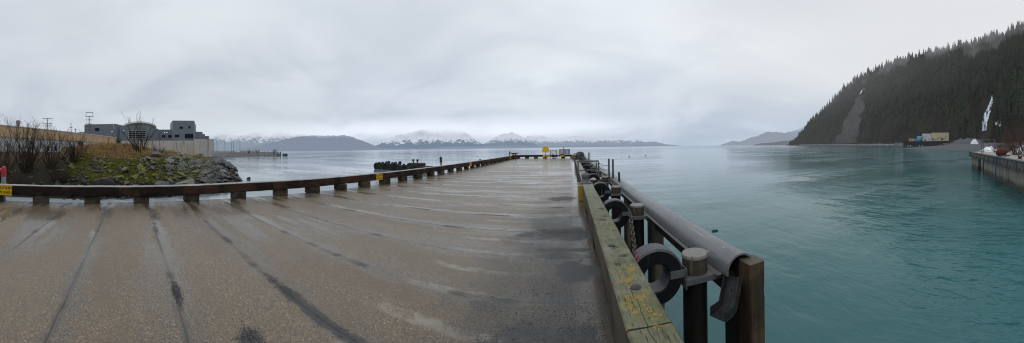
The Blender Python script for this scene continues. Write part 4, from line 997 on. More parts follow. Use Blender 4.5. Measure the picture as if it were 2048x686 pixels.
# ---------------------------------------------------------------- grey waterfront building
BD = 132.0; BPX = 300.0; bo_ = pt(BPX, BD, 0); brz = -az(BPX)
t = thing('waterfront_building', 'large slate grey waterfront building with arched white roof and square tower', 'building', bo_, brz)
def U(px): return BD * math.tan((px - BPX) * K)
def Z(py, px=300): return EYE + (hy(px) - py) / F * BD / math.cos((px - BPX) * K)
def blk(name, x0, x1, py, dep, m, y0=0.0, base=-.5, par=t):
    a, b_ = U(x0), U(x1); z = Z(py, (x0 + x1) / 2); return MB().box(((a + b_) / 2, y0 + dep / 2, (z + base) / 2), (b_ - a, dep, z - base)).build(name, m, par)
blk('wall', 165, 232, 246.5, 20, M['bgrey'], 4)
w_ = MB(); a, b_ = U(232), U(258); z1, z2 = Z(246.2, 232), Z(250.5, 258)
w_.add([(a + .02, 4, -.5), (b_, 9, -.5), (b_, 9, z2), (a + .02, 4, z1 - .1), (a + .02, 23, -.5), (b_, 23, -.5), (b_, 23, z2), (a + .02, 23, z1 - .1)], [(0, 1, 2, 3), (5, 4, 7, 6), (1, 5, 6, 2), (4, 0, 3, 7), (3, 2, 6, 7), (0, 4, 5, 1)]); w_.build('side_wall', M['bgrey2'], t)
blk('annexe', 150, 165, 262, 10, M['bgrey'], 8)
# middle bay, front face set forward, chamfered at right
mb = MB(); a, b_, c_ = U(240), U(297), U(322); zt = Z(251, 270); zr = Z(257.5, 320)
mb.add([(a, 0, -.5), (b_, 0, -.5), (c_, 7, -.5), (c_, 20, -.5), (a, 20, -.5), (a, 0, zt), (b_, 0, zt), (c_, 7, zr), (c_, 20, zr), (a, 20, zt)], [(0, 1, 6, 5), (1, 2, 7, 6), (2, 3, 8, 7), (3, 4, 9, 8), (4, 0, 5, 9), (5, 6, 7, 8, 9), (4, 3, 2, 1, 0)]); mb.build('wall', M['bgrey'], t)
# arched roof: white skin over a timber soffit
ar = MB(); so = MB(); n = 20; u0, u1 = U(243), U(313)
def arch(u): q = (u - u0) / (u1 - u0); return Z(251.5, 278) + (Z(243.2, 278) - Z(251.5, 278)) * (1 - (2 * q - 1) ** 2) ** .8 if 0 < q < 1 else Z(251.5, 278)
for i in range(n + 1):
    u = u0 + (u1 - u0) * i / n; z = arch(u); ar.v += [(u, 2.2, z - .30), (u, 18, z - .30), (u, 2.2, z + .42), (u, 18, z + .42)]; so.v += [(u, 4.5, Z(251.0, 278) - 1.0), (u, 4.5, z - .31), (u, 15, z - .26), (u, 15, Z(251.0, 278) - 1.0)]
for i in range(n):
    o_ = i * 4
    for a_i, b_i in ((0, 1), (1, 3), (3, 2), (2, 0)): ar.f.append((o_ + a_i, o_ + b_i, o_ + 4 + b_i, o_ + 4 + a_i))
    for a_i, b_i in ((0, 1), (1, 2), (2, 3)): so.f.append((o_ + a_i, o_ + b_i, o_ + 4 + b_i, o_ + 4 + a_i))
ar.f += [(0, 2, 3, 1), (n * 4, n * 4 + 1, n * 4 + 3, n * 4 + 2)]
ar.build('arched_roof', M['whitearch'], t); so.build('gable_panel', M['soffit'], t, fix=False)
blk('wall', 322, 346, 257, 14, M['bgrey'], 6); 
blk('tower', 346, 390, 240.2, 16, M['bgrey'], 2)
mb = MB(); a, b_ = U(390), U(400.5); z1, z2 = Z(240.2, 368), Z(247, 398)
mb.add([(a + .02, 2, -.5), (b_, 12, -.5), (b_, 12, z2), (a + .02, 2, z1 - .05), (a + .02, 18, -.5), (b_, 18, -.5), (b_, 18, z2), (a + .02, 18, z1 - .05)], [(0, 1, 2, 3), (5, 4, 7, 6), (1, 5, 6, 2), (4, 0, 3, 7), (3, 2, 6, 7), (0, 4, 5, 1)]); mb.build('tower_side', M['bgrey2'], t)
MB().lathe([(4.2, -.5), (4.2, Z(260.5, 404))], (U(399), 14, 0), 24).build('stair_drum', M['bgrey2'], t, smooth=True)
blk('wing', 407, 420, 265, 12, M['bgrey'], 12); blk('wing', 420.2, 429.5, 269, 10, M['bgrey2'], 13)
def win(x0, x1, y0, y1, nx, ny, m='glass', y=0.0, lab=None):
    a, b_ = U(x0), U(x1); z1, z0 = Z(y0, (x0 + x1) / 2), Z(y1, (x0 + x1) / 2)
    w_ = MB().box(((a + b_) / 2, y - .03, (z0 + z1) / 2), (b_ - a, .10, z1 - z0)).build('window', M[m], t)
    f_ = MB(); th = .12 if nx > 3 else .08
    for i in range(nx + 1): f_.box((a + (b_ - a) * i / nx, y - .12, (z0 + z1) / 2), (th, .08, z1 - z0 + th))
    for j in range(ny + 1): f_.box(((a + b_) / 2, y - .125, z0 + (z1 - z0) * j / ny), (b_ - a - .01, .07, th))
    f_.build('frame', M['mullion'] if nx > 3 else M['bgrey2'], w_); return w_
win(257.5, 292, 261.5, 277, 5, 4, 'glass', 0)
win(187, 196, 254.5, 261, 2, 1, 'glass', 4); win(204.5, 210, 256, 260.5, 2, 1, 'glassb', 4)
win(325, 332.5, 268.5, 274, 2, 1, 'glass', 6); win(338, 345.5, 268.5, 274, 2, 1, 'glass', 6); win(350.5, 359.5, 268.5, 274, 2, 1, 'glass', 2)
win(360, 367, 252.5, 257, 1, 1, 'glass', 2); win(378.5, 382, 251, 256, 1, 1, 'glass', 2); win(371, 388, 267, 276.5, 3, 1, 'glass', 2)
for px, y in ((395, 7.5),):
    MB().box((U(px), y - 1.0, Z(272, px)), (1.8, .3, 2.2), R(58)).build('window', M['glass'], t)
for px, py, y in ((222, 262, 3.8), (247.5, 261.3, -.2), (331, 263.5, 5.8), (335.5, 263.2, 5.8)):
    MB().lathe([(0, -.2), (.2, 0), (0, .2)], (U(px), y, Z(py, px)), 8).build('wall_lamp', M['lamp'], t)
MB().bar((U(225), 3.85, Z(257, 225)), (U(225), 3.85, Z(246.5, 225)), .09).build('downpipe', M['mullion'], t)
MB().bar((U(348), 4, Z(240, 348)), (U(348), 4, Z(233, 348)), .04).build('aerial', M['mullion'], t)
p = thing('seawall', 'pale streaked concrete wall below the grey building', 'wall', bo_, brz)
a, b_ = U(228) * .965, U(428) * .962; MB().box(((a + b_) / 2, -5, Z(282.2, 330) / 2 - .5), (b_ - a, 1.2, Z(282.2, 330) + 1.0)).build('wall_face', M['bpale'], p)
a, b_ = U(389) * .95, U(427) * .95; MB().box(((a + b_) / 2, -6.6, Z(279.5, 410) / 2 - .5), (b_ - a, 1.8, Z(279.5, 410) + 1.0)).build('parapet', M['bpale'], p)
for px in (231.5, 236): pass
p = thing('shed_roof', 'small dark flat-roofed plant box at the end of the warehouse', 'shed', pt(236, 112, 1.0), -az(236))
MB().box((0, 0, 2.6), (1.9, 2, 5.2)).build('wall', M['brown'], p); MB().box((0, 0, 5.26), (2.2, 2.3, .12)).build('roof', M['bgrey2'], p)

# far breakwater with lamps
def strip_rocks(name, pts, m, n, r0, r1, label, zt, w, cat='rocks'):
    V = []; Fc = []; c = 0
    for k in range(n):
        u = rng.uniform(0, len(pts) - 1.001); i = int(u); p = pts[i].lerp(pts[i + 1], u - i); o = rng.uniform(-1, 1); dirn = (pts[i + 1] - pts[i]).normalized(); nrm = Vector((-dirn.y, dirn.x, 0))
        p = p + nrm * o * w; z = WZ + (zt - WZ) * (1 - abs(o)) * rng.uniform(.75, 1.0); r = rng.uniform(r0, r1)
        q = np.array(Matrix.Rotation(rng.uniform(0, 6), 3, Vector((rng.normal(), rng.normal(), rng.normal())).normalized()))
        V.append((base_v * rng.uniform(.6, 1.3, (6, 1)) * r) @ q + np.array((p.x, p.y, z))); Fc.append(base_f + 6 * c); c += 1
    return tag(npmesh(name, np.concatenate(V), np.concatenate(Fc), m), label, cat, kind='stuff')
bw = [pt(405, 150, 0), pt(440, 235, 0), pt(480, 262, 0), pt(520, 262, 0), pt(556, 255, 0)]
strip_rocks('breakwater', bw, M['farrock'], 2600, .5, 1.5, 'long grey rock breakwater across the water beyond the riprap', .3, 6)
strip_rocks('riprap', [Vector((x, y - 2.5, 0)) for x, y in ((-60, 21.8), (-78, 27.3), (-95, 32.4), (-150, 46), (-268, 84))], M['rock'], 3000, .3, .8, 'grey riprap along the receding shore below the grey building', -.7, 4)
b1 = MB()
for i in range(3):
    a, b_ = bw[i + 0], bw[i + 1]; d = b_ - a; b1.box((a + b_) / 2 + Vector((0, 0, .8)) + Vector((-d.y, d.x, 0)).normalized() * 6, (d.length, 2, 2.6), math.atan2(d.y, d.x))
tag(b1.build('parapet_wall', M['bpale']), 'low pale wall along the far breakwater', 'wall')
for px, py, d in ((434, 281.5, 225), (450, 285, 250), (463, 283.8, 255), (467, 283.8, 257), (480, 283, 260)):
    p = pt(px, d, 1.0); lt = thing('street_lamp', f'{ {434: "leftmost", 450: "second from left", 463: "third from left", 467: "fourth from left", 480: "rightmost"}[px] } of the tiny lamp posts on the far breakwater', 'street lamp', p, 0, 'lamps on the breakwater')
    h = zz(px, py, d) - 1.0; MB().bar((0, 0, 0), (0, 0, h), .14).build('post', M['polewood'], lt); MB().box((0, 0, h), (1.4, .5, .35)).build('lamp_head', M['polewood'], lt)
for px, h, lb in ((548, 3.6, 'taller brown mooring pile at the tip of the far breakwater'), (561, 1.6, 'shorter dark mooring pile off the tip of the far breakwater')):
    p = pt(px, 250, WZ); mt = MB().bar((0, 0, -1), (0, 0, h + 2.2), .45, 8); tag(mt.build('mooring_pile', M['farpile'], loc=p), lb, 'pile')
p = pt(570, 250, WZ); tag(MB().box((0, 0, .9), (4.5, 3, 2.2)).build('dolphin', M['farpile'], loc=p, bevel=.5), 'dark blocky dolphin at the end of the far breakwater', 'dolphin')
for px, H, sd, lb in ((498, 4.5, 31, 'small bare bush left on the far breakwater'), (515, 5, 32, 'small bare bush at the middle of the far breakwater'), (551, 5, 33, 'small bare bush at the breakwater tip')):
    p = pt(px, 258); s_t = thing('bare_shrub', lb, 'shrub', (p.x, p.y, -.2)); shrub(H, .7, 16, sd, 5, 2, .09, s_t)

# ---------------------------------------------------------------- mountains
def ridge(name, sky, d_top, d_base, m, gully=.35, step=1.5, rows=20, seed=0, label=None, jag=.05):
    pxs = np.arange(sky[0][0], sky[-1][0] + .1, step); X = [q[0] for q in sky]; Y = [q[1] for q in sky]; V = []; n = len(pxs)
    for px in pxs:
        H = (hy(px) - np.interp(px, X, Y)) / F * d_top; 
        for r_ in range(rows + 2):
            u = min(1, r_ / rows); d = d_base + (d_top - d_base) * u
            if r_ == rows + 1: d = d_top * 1.08
            q = fbm((px * .045 + seed, u * 2.2, seed), 5); q2 = abs(fbm((px * .09 + seed, u * .8, seed + 7), 4))
            z = H * (u ** 1.05) * (1 + gully * (q - q2) * (1 - u) ** .7) + H * jag * (fbm((px * .10, u * 4, seed), 4) - .5 * abs(fbm((px * .11, u * 2, seed + 3), 3)) + .1) * u
            if r_ == rows + 1: z = -50
            if r_ == 0: z = WZ - 3
            V.append(pt(px, d + d_top * .02 * q, z))
    Fc = [(i * (rows + 2) + j, (i + 1) * (rows + 2) + j, (i + 1) * (rows + 2) + j + 1, i * (rows + 2) + j + 1) for i in range(n - 1) for j in range(rows + 1)]
    o = npmesh(name, np.array([tuple(v) for v in V]), np.array(Fc), m); o.data.polygons.foreach_set('use_smooth', [True] * len(o.data.polygons)); return struct(o, label)
hz1 = lin(158, 170, 190)[:3]
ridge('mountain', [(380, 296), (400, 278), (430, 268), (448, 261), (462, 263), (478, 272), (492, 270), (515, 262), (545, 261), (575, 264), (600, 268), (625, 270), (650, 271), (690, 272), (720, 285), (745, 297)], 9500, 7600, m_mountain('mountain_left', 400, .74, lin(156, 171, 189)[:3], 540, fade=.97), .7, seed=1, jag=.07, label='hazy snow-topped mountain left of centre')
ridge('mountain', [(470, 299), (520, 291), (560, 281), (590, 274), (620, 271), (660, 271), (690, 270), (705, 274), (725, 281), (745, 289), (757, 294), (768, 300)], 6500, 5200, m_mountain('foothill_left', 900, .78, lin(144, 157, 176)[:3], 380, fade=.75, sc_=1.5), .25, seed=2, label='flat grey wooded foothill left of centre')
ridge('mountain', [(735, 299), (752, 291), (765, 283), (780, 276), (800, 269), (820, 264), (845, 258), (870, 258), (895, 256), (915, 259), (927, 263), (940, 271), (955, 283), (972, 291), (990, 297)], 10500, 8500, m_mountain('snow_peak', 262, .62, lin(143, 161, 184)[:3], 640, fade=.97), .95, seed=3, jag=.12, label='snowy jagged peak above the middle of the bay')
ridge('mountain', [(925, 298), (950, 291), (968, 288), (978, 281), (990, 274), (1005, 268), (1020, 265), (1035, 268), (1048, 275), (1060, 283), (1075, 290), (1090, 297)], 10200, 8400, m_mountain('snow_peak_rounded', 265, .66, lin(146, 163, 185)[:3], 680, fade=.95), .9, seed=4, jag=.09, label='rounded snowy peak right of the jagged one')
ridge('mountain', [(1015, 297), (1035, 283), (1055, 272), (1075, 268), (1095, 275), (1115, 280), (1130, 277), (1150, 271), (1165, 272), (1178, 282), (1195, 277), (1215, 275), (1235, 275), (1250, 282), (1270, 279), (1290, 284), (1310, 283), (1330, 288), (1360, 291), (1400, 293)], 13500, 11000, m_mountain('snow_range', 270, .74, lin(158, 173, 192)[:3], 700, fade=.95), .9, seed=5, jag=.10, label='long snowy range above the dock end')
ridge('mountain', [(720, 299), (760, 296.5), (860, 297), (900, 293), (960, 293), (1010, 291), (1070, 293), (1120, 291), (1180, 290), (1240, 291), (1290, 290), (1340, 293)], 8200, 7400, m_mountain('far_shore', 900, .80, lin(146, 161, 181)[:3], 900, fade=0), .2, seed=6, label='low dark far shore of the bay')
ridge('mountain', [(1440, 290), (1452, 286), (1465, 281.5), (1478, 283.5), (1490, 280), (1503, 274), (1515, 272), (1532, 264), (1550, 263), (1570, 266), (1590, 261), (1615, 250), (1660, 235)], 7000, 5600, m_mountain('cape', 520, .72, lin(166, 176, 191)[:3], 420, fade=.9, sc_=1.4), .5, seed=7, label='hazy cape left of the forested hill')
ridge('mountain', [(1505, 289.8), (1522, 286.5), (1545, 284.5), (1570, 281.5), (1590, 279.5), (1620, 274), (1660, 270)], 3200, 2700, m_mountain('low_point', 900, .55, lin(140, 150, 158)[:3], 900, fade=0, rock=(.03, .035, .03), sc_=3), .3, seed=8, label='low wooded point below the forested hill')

# ---------------------------------------------------------------- forested hillside
sx = [1572, 1590, 1650, 1750, 1850, 1950, 2048, 2120, 2300]; sd_ = [1690, 1600, 1350, 1020, 760, 590, 450, 400, 330]
rx = [1572, 1588, 1600, 1620, 1650, 1690, 1730, 1800, 1850, 1900, 1950, 2000, 2048, 2120, 2300]; ry = [290, 286, 271, 248, 218, 177, 150, 124, 112, 103, 92, 78, 62, 45, 15]
rdx = [1572, 1590, 1650, 1730, 1850, 2048, 2300]; rdd = [1700, 1640, 1580, 1430, 1160, 830, 640]
def hill(px, u):
    db = np.interp(px, sx, sd_); dt = max(db + 30, np.interp(px, rdx, rdd)); d = db + (dt - db) * u
    H = (hy(px) - np.interp(px, rx, ry)) / F * dt + EYE
    z = WZ + (H - WZ) * min(1, (u ** .92)) + (H * .06) * fbm((px * .03, u * 3, 11), 4) * math.sin(PI * min(u, 1)) 
    d += .05 * (dt - db) * fbm((px * .05, u * 4, 5), 3)
    return pt(px, d, z)
hp_ = np.arange(1572, 2302, 5); rows = 40; V = []
for px in hp_:
    for j in range(rows + 3):
        if j <= rows: V.append(tuple(hill(px, j / rows)) if j else tuple(pt(px, np.interp(px, sx, sd_) - 4, WZ - 2)))
        else:
            q = hill(px, 1); dd = math.hypot(q.x, q.y) * (1 + .15 * (j - rows)); V.append(tuple(pt(px, dd, q.z + (-20 if j == rows + 1 else -200))))
W_ = rows + 3; n = len(hp_)
Fc = np.array([(i * W_ + j, (i + 1) * W_ + j, (i + 1) * W_ + j + 1, i * W_ + j + 1) for i in range(n - 1) for j in range(W_ - 1)])
o = npmesh('hillside', np.array(V), Fc, M['floor']); o.data.polygons.foreach_set('use_smooth', [True] * len(o.data.polygons)); struct(o, 'steep forested hillside across the water')
def tree_template(seed, tiers=7, nn=8, fat=1.0):
    r = random.Random(seed); V = []; Fc = []
    for i in range(tiers):
        u = i / tiers; z0 = .10 + .82 * u; rad = ((.17 + .05 * r.random()) * (1 - u) ** .85 + .02) * fat * (.6 if r.random() < .12 else 1); top = len(V); V.append((r.gauss(0, .008), r.gauss(0, .008), min(1.0, z0 + .26 * (1 - u * .35))))
        a0 = r.uniform(0, 6)
        for k in range(nn * 2):
            q = a0 + PI * k / nn; rr_ = rad * (r.uniform(.8, 1.25) if k % 2 == 0 else r.uniform(.35, .55)); V.append((rr_ * math.cos(q), rr_ * math.sin(q), z0 - (rad * .35 if k % 2 == 0 else -.01) + r.gauss(0, .008)))
        for k in range(nn * 2): Fc.append((top, top + 1 + k, top + 1 + (k + 1) % (nn * 2)))
    o_ = len(V); V += [(.012, 0, -.06), (-.006, .01, -.06), (-.006, -.01, -.06), (0, 0, .3)]; Fc += [(o_, o_ + 1, o_ + 3), (o_ + 1, o_ + 2, o_ + 3), (o_ + 2, o_, o_ + 3)]
    V = np.array(V); V[:, 0] += .05 * (r.random() - .5) * V[:, 2]; return V, np.array(Fc)
temps = [tree_template(i, (6, 7, 8, 5, 9, 6, 4, 7, 8)[i], 5 + i % 2, (1.0, .8, 1.15, 1.3, .65, .95, .5, 1.1, .85)[i]) for i in range(9)]
def scar(px, u):   # bare scree chute
    c = np.interp(u, [0, .2, .75], [1688, 1700, 1728]); w = np.interp(u, [0, .3, .68, .75], [24, 17, 7, 0]); return abs(px - c + 9 * fbm((u * 7, px * .05, 2), 4)) < w * 1.02
def fallzone(px, u): return abs(px - np.interp(u, [0, .28], [1965, 1984])) < 12 and u < .33
trees = []
k = 0
tr = random.Random(21)
while len(trees) < 6400 and k < 60000:
    k += 1; px = 1578 + 640 * tr.random() ** .85; u = tr.random() ** .75
    if scar(px, u) or fallzone(px, u): continue
    sc1 = fbm((px * .018, u * 2.3, 31), 3)
    if fbm((px * .06, u * 9, 77), 3) > .38: continue
    if u < .42 and px > 1760 and sc1 + (.42 - u) * 1.6 > tr.uniform(.0, .75): continue
    q = hill(px, u); d = math.hypot(q.x, q.y)
    if q.z < 3: continue
    hgt = (tr.uniform(10, 24) if tr.random() < .45 else tr.uniform(20, 40)) * (1.0 if u < .93 else 1.12) * np.interp(px, [1590, 1750, 2048], [.8, .95, 1.0]); trees.append((hgt / d * (1 if px < 2045 else 0), px, u, q, hgt, tr.uniform(0, 6.28), tr.uniform(.95, 1.4)))
for px in np.arange(1592, 2050, 3.1):      # the skyline
    u = tr.uniform(.965, 1.0); q = hill(px + tr.uniform(-2, 2), u); hgt = tr.choice((12, 14, 16, 19, 22, 25, 33)) * tr.uniform(.85, 1.1) * np.interp(px, [1590, 1750, 2048], [.75, .9, .95]); trees.append((9, px, u, q, hgt, tr.uniform(0, 6.28), tr.uniform(.75, 1.0)))
trees.sort(key=lambda a: -a[0]); V = []; Fc = []; o_ = 0
tmesh = [npmesh('spruce_tree', a, b_, M['tree']) for a, b_ in temps]
for j, (s, px, u, q, hgt, a, w_) in enumerate(trees):
    ti = j % len(temps)
    if j < 300:
        if j < len(temps): o = tmesh[j]
        else: o = tmesh[ti].copy(); col.objects.link(o)
        o.location = q; o.rotation_euler = (0, 0, a); o.scale = (hgt * w_, hgt * w_, hgt)
        if s == 9: tag(o, 'dark spruce standing on the skyline of the forested hill', 'tree', 'spruces on the hill skyline')
        else: tag(o, 'dark spruce on the near lower right slope of the forested hill', 'tree', 'spruces on the near hill slope')
        continue
    v, f_ = temps[ti]; ca, sa = math.cos(a), math.sin(a); vv = np.stack([(v[:, 0] * ca - v[:, 1] * sa) * hgt * w_ + q.x, (v[:, 0] * sa + v[:, 1] * ca) * hgt * w_ + q.y, v[:, 2] * hgt + q.z], 1)
    V.append(vv); Fc.append(f_ + o_); o_ += len(v)
o = npmesh('forest', np.concatenate(V), np.concatenate(Fc), M['tree']); tag(o, 'dense dark spruce forest covering the steep hill', 'forest', kind='stuff')
def reg_scrub():
    px = 1600 + 460 * rng.random(); u = rng.random() ** 1.4 * .55
    if fallzone(px, u) or fbm((px * .018, u * 2.3, 31), 3) + (.45 - u) * 1.3 < rng.uniform(.0, .6): return None
    q = hill(px, u)
    return (q.x, q.y, q.z, 1.0) if q.z > 2 else None
bs = m_forest('bare_alder', (.030, .024, .019), (.085, .068, .055)); blades('hillside_scrub', bs, 16000, reg_scrub, (4, 10), 'bare brown scrub on the lower hillside', 'scrub', .8)
# scree sheet 2 m proud of the slope
def patch(name, f_in, px0, px1, u0, u1, m, label, cat, lift=1.6, dp=2.0, du=.012, kind=None):
    V = []; ids = {}; Fc = []
    PXs = np.arange(px0, px1, dp); Us = np.arange(u0, u1, du)
    for i, px in enumerate(PXs):
        for j, u in enumerate(Us):
            q = hill(px, u); n_ = Vector((-math.sin(az(px)), -math.cos(az(px)), .8)).normalized(); ids[i, j] = len(V); V.append(tuple(q + n_ * lift * (1 + .3 * fbm((px * .3, u * 40, 3), 2))))
    for i in range(len(PXs) - 1):
        for j in range(len(Us) - 1):
            if f_in(PXs[i] + dp / 2, Us[j] + du / 2): Fc.append((ids[i, j], ids[i + 1, j], ids[i + 1, j + 1], ids[i, j + 1]))
    o = npmesh(name, np.array(V), np.array(Fc), m); o.data.polygons.foreach_set('use_smooth', [True] * len(o.data.polygons))
    tag(o, label, cat) if kind is None else struct(o, label); return o
patch('terrain', scar, 1655, 1745, .02, .76, M['scree'], 'grey scree slide on the hillside', None, 2.0, kind='structure')
patch('snow', lambda p, u: abs(p - 1727 - (u - .70) * 130) < 4.5 and abs(u - .70) < .028 + .01 * fbm((p * .5, u * 30, 0), 2), 1715, 1742, .62, .78, M['snow'], 'small snow patch at the top of the scree slide', 'snow', 3.5, 1.0, .006)
def ice_in(p, u):
    c = np.interp(u, [.09, .16, .22, .28], [1969, 1974, 1982, 1984]); w = np.interp(u, [.085, .12, .2, .24, .285], [5, 5, 5.5, 4, .6]); return abs(p - c + 2 * fbm((u * 30, 1, 1), 3)) < w and (abs(fbm((p * .5, u * 9, 12), 3)) > .12)
patch('frozen_waterfall', ice_in, 1958, 1994, .07, .30, M['ice'], 'frozen white waterfall on the cliff at the right', 'waterfall', 3.0, .8, .004)
patch('snow', lambda p, u: abs(p - 1996) < 6 and abs(u - .105) < .014 + .01 * fbm((p * .4, u * 30, 5), 2), 1985, 2010, .06, .16, M['snow'], 'snow patch right of the frozen waterfall foot', 'snow', 2.5, 1.2, .008)

# far side: cannery wharf, sheds, ship, shore logs
CD = 690.0
def FX(px, d=CD): return pt(px, d, 0)
def far_box(x0, x1, y0, y1, d, name, m, roof=None, label='', cat='building', dep=14, windows=(), extra=None, gable=False):
    pc = pt((x0 + x1) / 2, d, 0); w_ = (x1 - x0) / F * d; z0, z1 = zz(x0, y1, d), zz(x0, y0, d); t = thing(name, label, cat, (pc.x, pc.y, z0), -az((x0 + x1) / 2)); h = z1 - z0
    MB().box((0, dep / 2, h / 2), (w_, dep, h)).build('wall', M[m], t)
    if roof:
        if gable: MB().prism([(-w_ / 2 - .6, h + .01), (w_ / 2 + .6, h + .01), (w_ / 2 + .6, h + .4), (0, h + 2.2), (-w_ / 2 - .6, h + .4)], dep + 1.2, Matrix.Translation((0, dep + .6, 0)) @ Matrix.Rotation(PI / 2, 4, 'X')).build('roof', M[roof], t)
        else: MB().box((0, dep / 2, h + .4), (w_ + 1, dep + 1, .75)).build('roof', M[roof], t)
    for fx, fz, fw, fh in windows: MB().box((fx * w_, -.12, fz * h), (fw * w_, .2, fh * h)).build('window', M['glass'], t)
    return t
far_box(1863, 1898, 265.5, 282, CD, 'cannery_building', 'cream', 'rooforange', 'large cream waterfront building on the far wharf', dep=22, windows=((-.42, .2, .07, .25), (.1, .2, .1, .2), (.32, .55, .05, .1)))
far_box(1845, 1862.6, 268, 282, CD + 4, 'cannery_building', 'cwhite', 'cwhite', 'white waterfront building left of the cream one on the far wharf', dep=16, windows=((-.3, .7, .1, .1), (0, .7, .1, .1), (-.2, .15, .1, .25), (.25, .3, .1, .15)))
far_box(1899, 1919, 272, 281, CD + 10, 'shed', 'cwhite', 'roofw', 'low pale shed right of the cream building', 'shed', 10, ((.1, .5, .2, .4),))
far_box(1834.5, 1847, 273, 279, CD - 6, 'shed', 'turq', 'roofw', 'turquoise shed below the white building', 'shed', 8, ((.2, .4, .2, .4),))
far_box(1829, 1839, 278.2, 283, CD - 12, 'shed', 'skyblue', 'turq', 'bright blue shed on the far wharf', 'shed', 6, ((.0, .4, .2, .5),))
far_box(1818, 1828, 278, 282.5, CD - 10, 'shed', 'orange', 'roofw', 'orange-yellow shed at the left end of the far wharf', 'shed', 6, ((-.1, .4, .2, .5),))
t = thing('wharf', 'dark timber pile wharf under the far coloured sheds', 'wharf', pt(1846, CD - 20, WZ), -az(1846)); w_ = 78 / F * CD; hz_ = zz(1846, 282.8, CD) - WZ
MB().box((0, 6, hz_ - .4), (w_, 14, .9)).build('wharf_deck', M['farpile'], t)
for k in range(44): MB().bar((-w_ / 2 + w_ * (k + .5) / 44, -.4, -1), (-w_ / 2 + w_ * (k + .5) / 44, -.4, hz_ - .9), .42, 6).build('pile', M['farpile'], t)
MB().box((0, 9, hz_ / 2 - .8), (w_ - 1, 1, hz_)).build('back_wall', M['farpile'], t)
for k, px in enumerate((1816, 1821, 1839, 1845)):
    p = pt(px, CD - 24, WZ); tag(MB().lathe([(0, -.5), (.9, -.2), (1.1, .5), (.7, 1.2), (0, 1.4)], n=10).build('mooring_buoy', M['whitepaint'], loc=p, smooth=True), f'{["leftmost", "second", "third", "rightmost"][k]} white mooring buoy in front of the far wharf', 'buoy')
t = thing('lattice_boom', 'olive slanting conveyor boom in front of the cream building', 'conveyor', pt(1868, CD - 14, zz(1868, 282, CD)), -az(1868))
a = MB()
for oy in (0, 1.5):
    for oz in (0, 1.6): a.bar((0, oy, oz), (18, oy, 9 + oz), .3, 5)
for k in range(7): a.bar((18 * k / 7, 0, 9 * k / 7), (18 * (k + 1) / 7, 0, 9 * (k + 1) / 7 + 1.6), .2, 4)
a.build('boom', M['olive'], t); MB().bar((17, .7, -3), (17, .7, 9), .35).build('leg', M['olive'], t); MB().box((22, .7, 6), (9, 2.2, 2.2)).build('hopper', M['olive'], t)
pS = pt(1901, CD - 40, WZ); t = thing('ship', 'rust-red steel barge moored right of the far wharf', 'ship', pS, -az(1901)); L = 22 / F * CD
MB().prism([(-L * .42, 0), (L * .45, 0), (L * .5, zz(1901, 279.5, CD - 40) - WZ), (L * .3, zz(1901, 280.5, CD - 40) - WZ), (-L * .3, 4.4), (-L * .5, 4.0)], 9, Matrix.Translation((0, 9, 0)) @ Matrix.Rotation(PI / 2, 4, 'X')).build('hull', M['ship'], t, .3)
MB().box((L * .2, 4, 8.2), (L * .25, 5, 3.0)).build('deckhouse', M['ship'], t, .2); MB().box((-L * .62, 3, 2.5), (L * .14, 6, 5)).build('ramp', M['farpile'], t, .3)
for px, d, yt, lb in ((1913, 640, 255, 'left thin utility pole on the far shore by the gravel heap'), (1940.5, 560, 256, 'right thin utility pole on the far shore by the gravel heap')):
    p = pt(px, d, 3); t = thing('utility_pole', lb, 'utility pole', p, -az(px)); h = zz(px, yt, d) - 3; MB().tube([(0, 0, -3), (0, 0, h)], [.35, .25], 6).build('pole', M['polewood'], t); MB().box((0, 0, h - 1.5), (5, .3, .35)).build('crossarm', M['polewood'], t)
def heap(px, d, w_, dp, h, m, name, label, cat, seed, kind=None, zb=WZ - 1):
    p = pt(px, d, zb); V = []; n = 24; c = MB()
    for i in range(n + 1):
        for j in range(n + 1):
            u, v = i / n * 2 - 1, j / n * 2 - 1; q = max(0, 1 - u * u) ** .7 * max(0, 1 - v * v) ** .7; c.v.append((u * w_ / 2, v * dp / 2, h * q * (1 + .45 * fbm((u * 2.5 + seed, v * 2.5, seed), 4))))
    for i in range(n):
        for j in range(n): c.f.append((i * (n + 1) + j, (i + 1) * (n + 1) + j, (i + 1) * (n + 1) + j + 1, i * (n + 1) + j + 1))
    o = c.build(name, m, smooth=True, loc=p, rz=-az(px)); tag(o, label, cat) if not kind else struct(o, label); return o
heap(1938, 560, 75, 50, 17, M['gravelhill'], 'gravel_heap', 'grey gravel heap at the foot of the hill by the frozen waterfall', 'heap', 1)
heap(1918, 575, 14, 12, 9.5, M['snow'], 'snow_heap', 'small snow pile on the left side of the gravel heap', 'snow', 2, zb=WZ + 1.5); heap(1949, 540, 17, 12, 11.5, M['snow'], 'snow_heap', 'snow pile on the right side of the gravel heap', 'snow', 3, zb=WZ + 1.5)
heap(1930, 500, 60, 16, 3.4, M['snow'], 'snow_heap', 'long snow ledge at the waterline below the gravel heap', 'snow', 4)
strip_rocks('shore_rocks', [pt(1600, 1540), pt(1640, 1360), pt(1690, 1160), pt(1745, 1010), pt(1800, 850)], M['palewood'], 1400, 1.0, 3.0, 'band of pale rocks along the far waterline below the scree', 2.0, 9)
strip_rocks('shore_rocks', [pt(1790, 735), pt(1800, 715), pt(1811, 700)], M['farrock'], 240, .8, 2.2, 'pale rock spill at the left end of the far wharf', 5, 6)
strip_rocks('shore_rocks', [pt(1880, 690), pt(1910, 640), pt(1960, 560), pt(1990, 500)], M['farrock'], 500, 1.0, 2.6, 'rocks along the shore right of the far wharf', 3.5, 12)

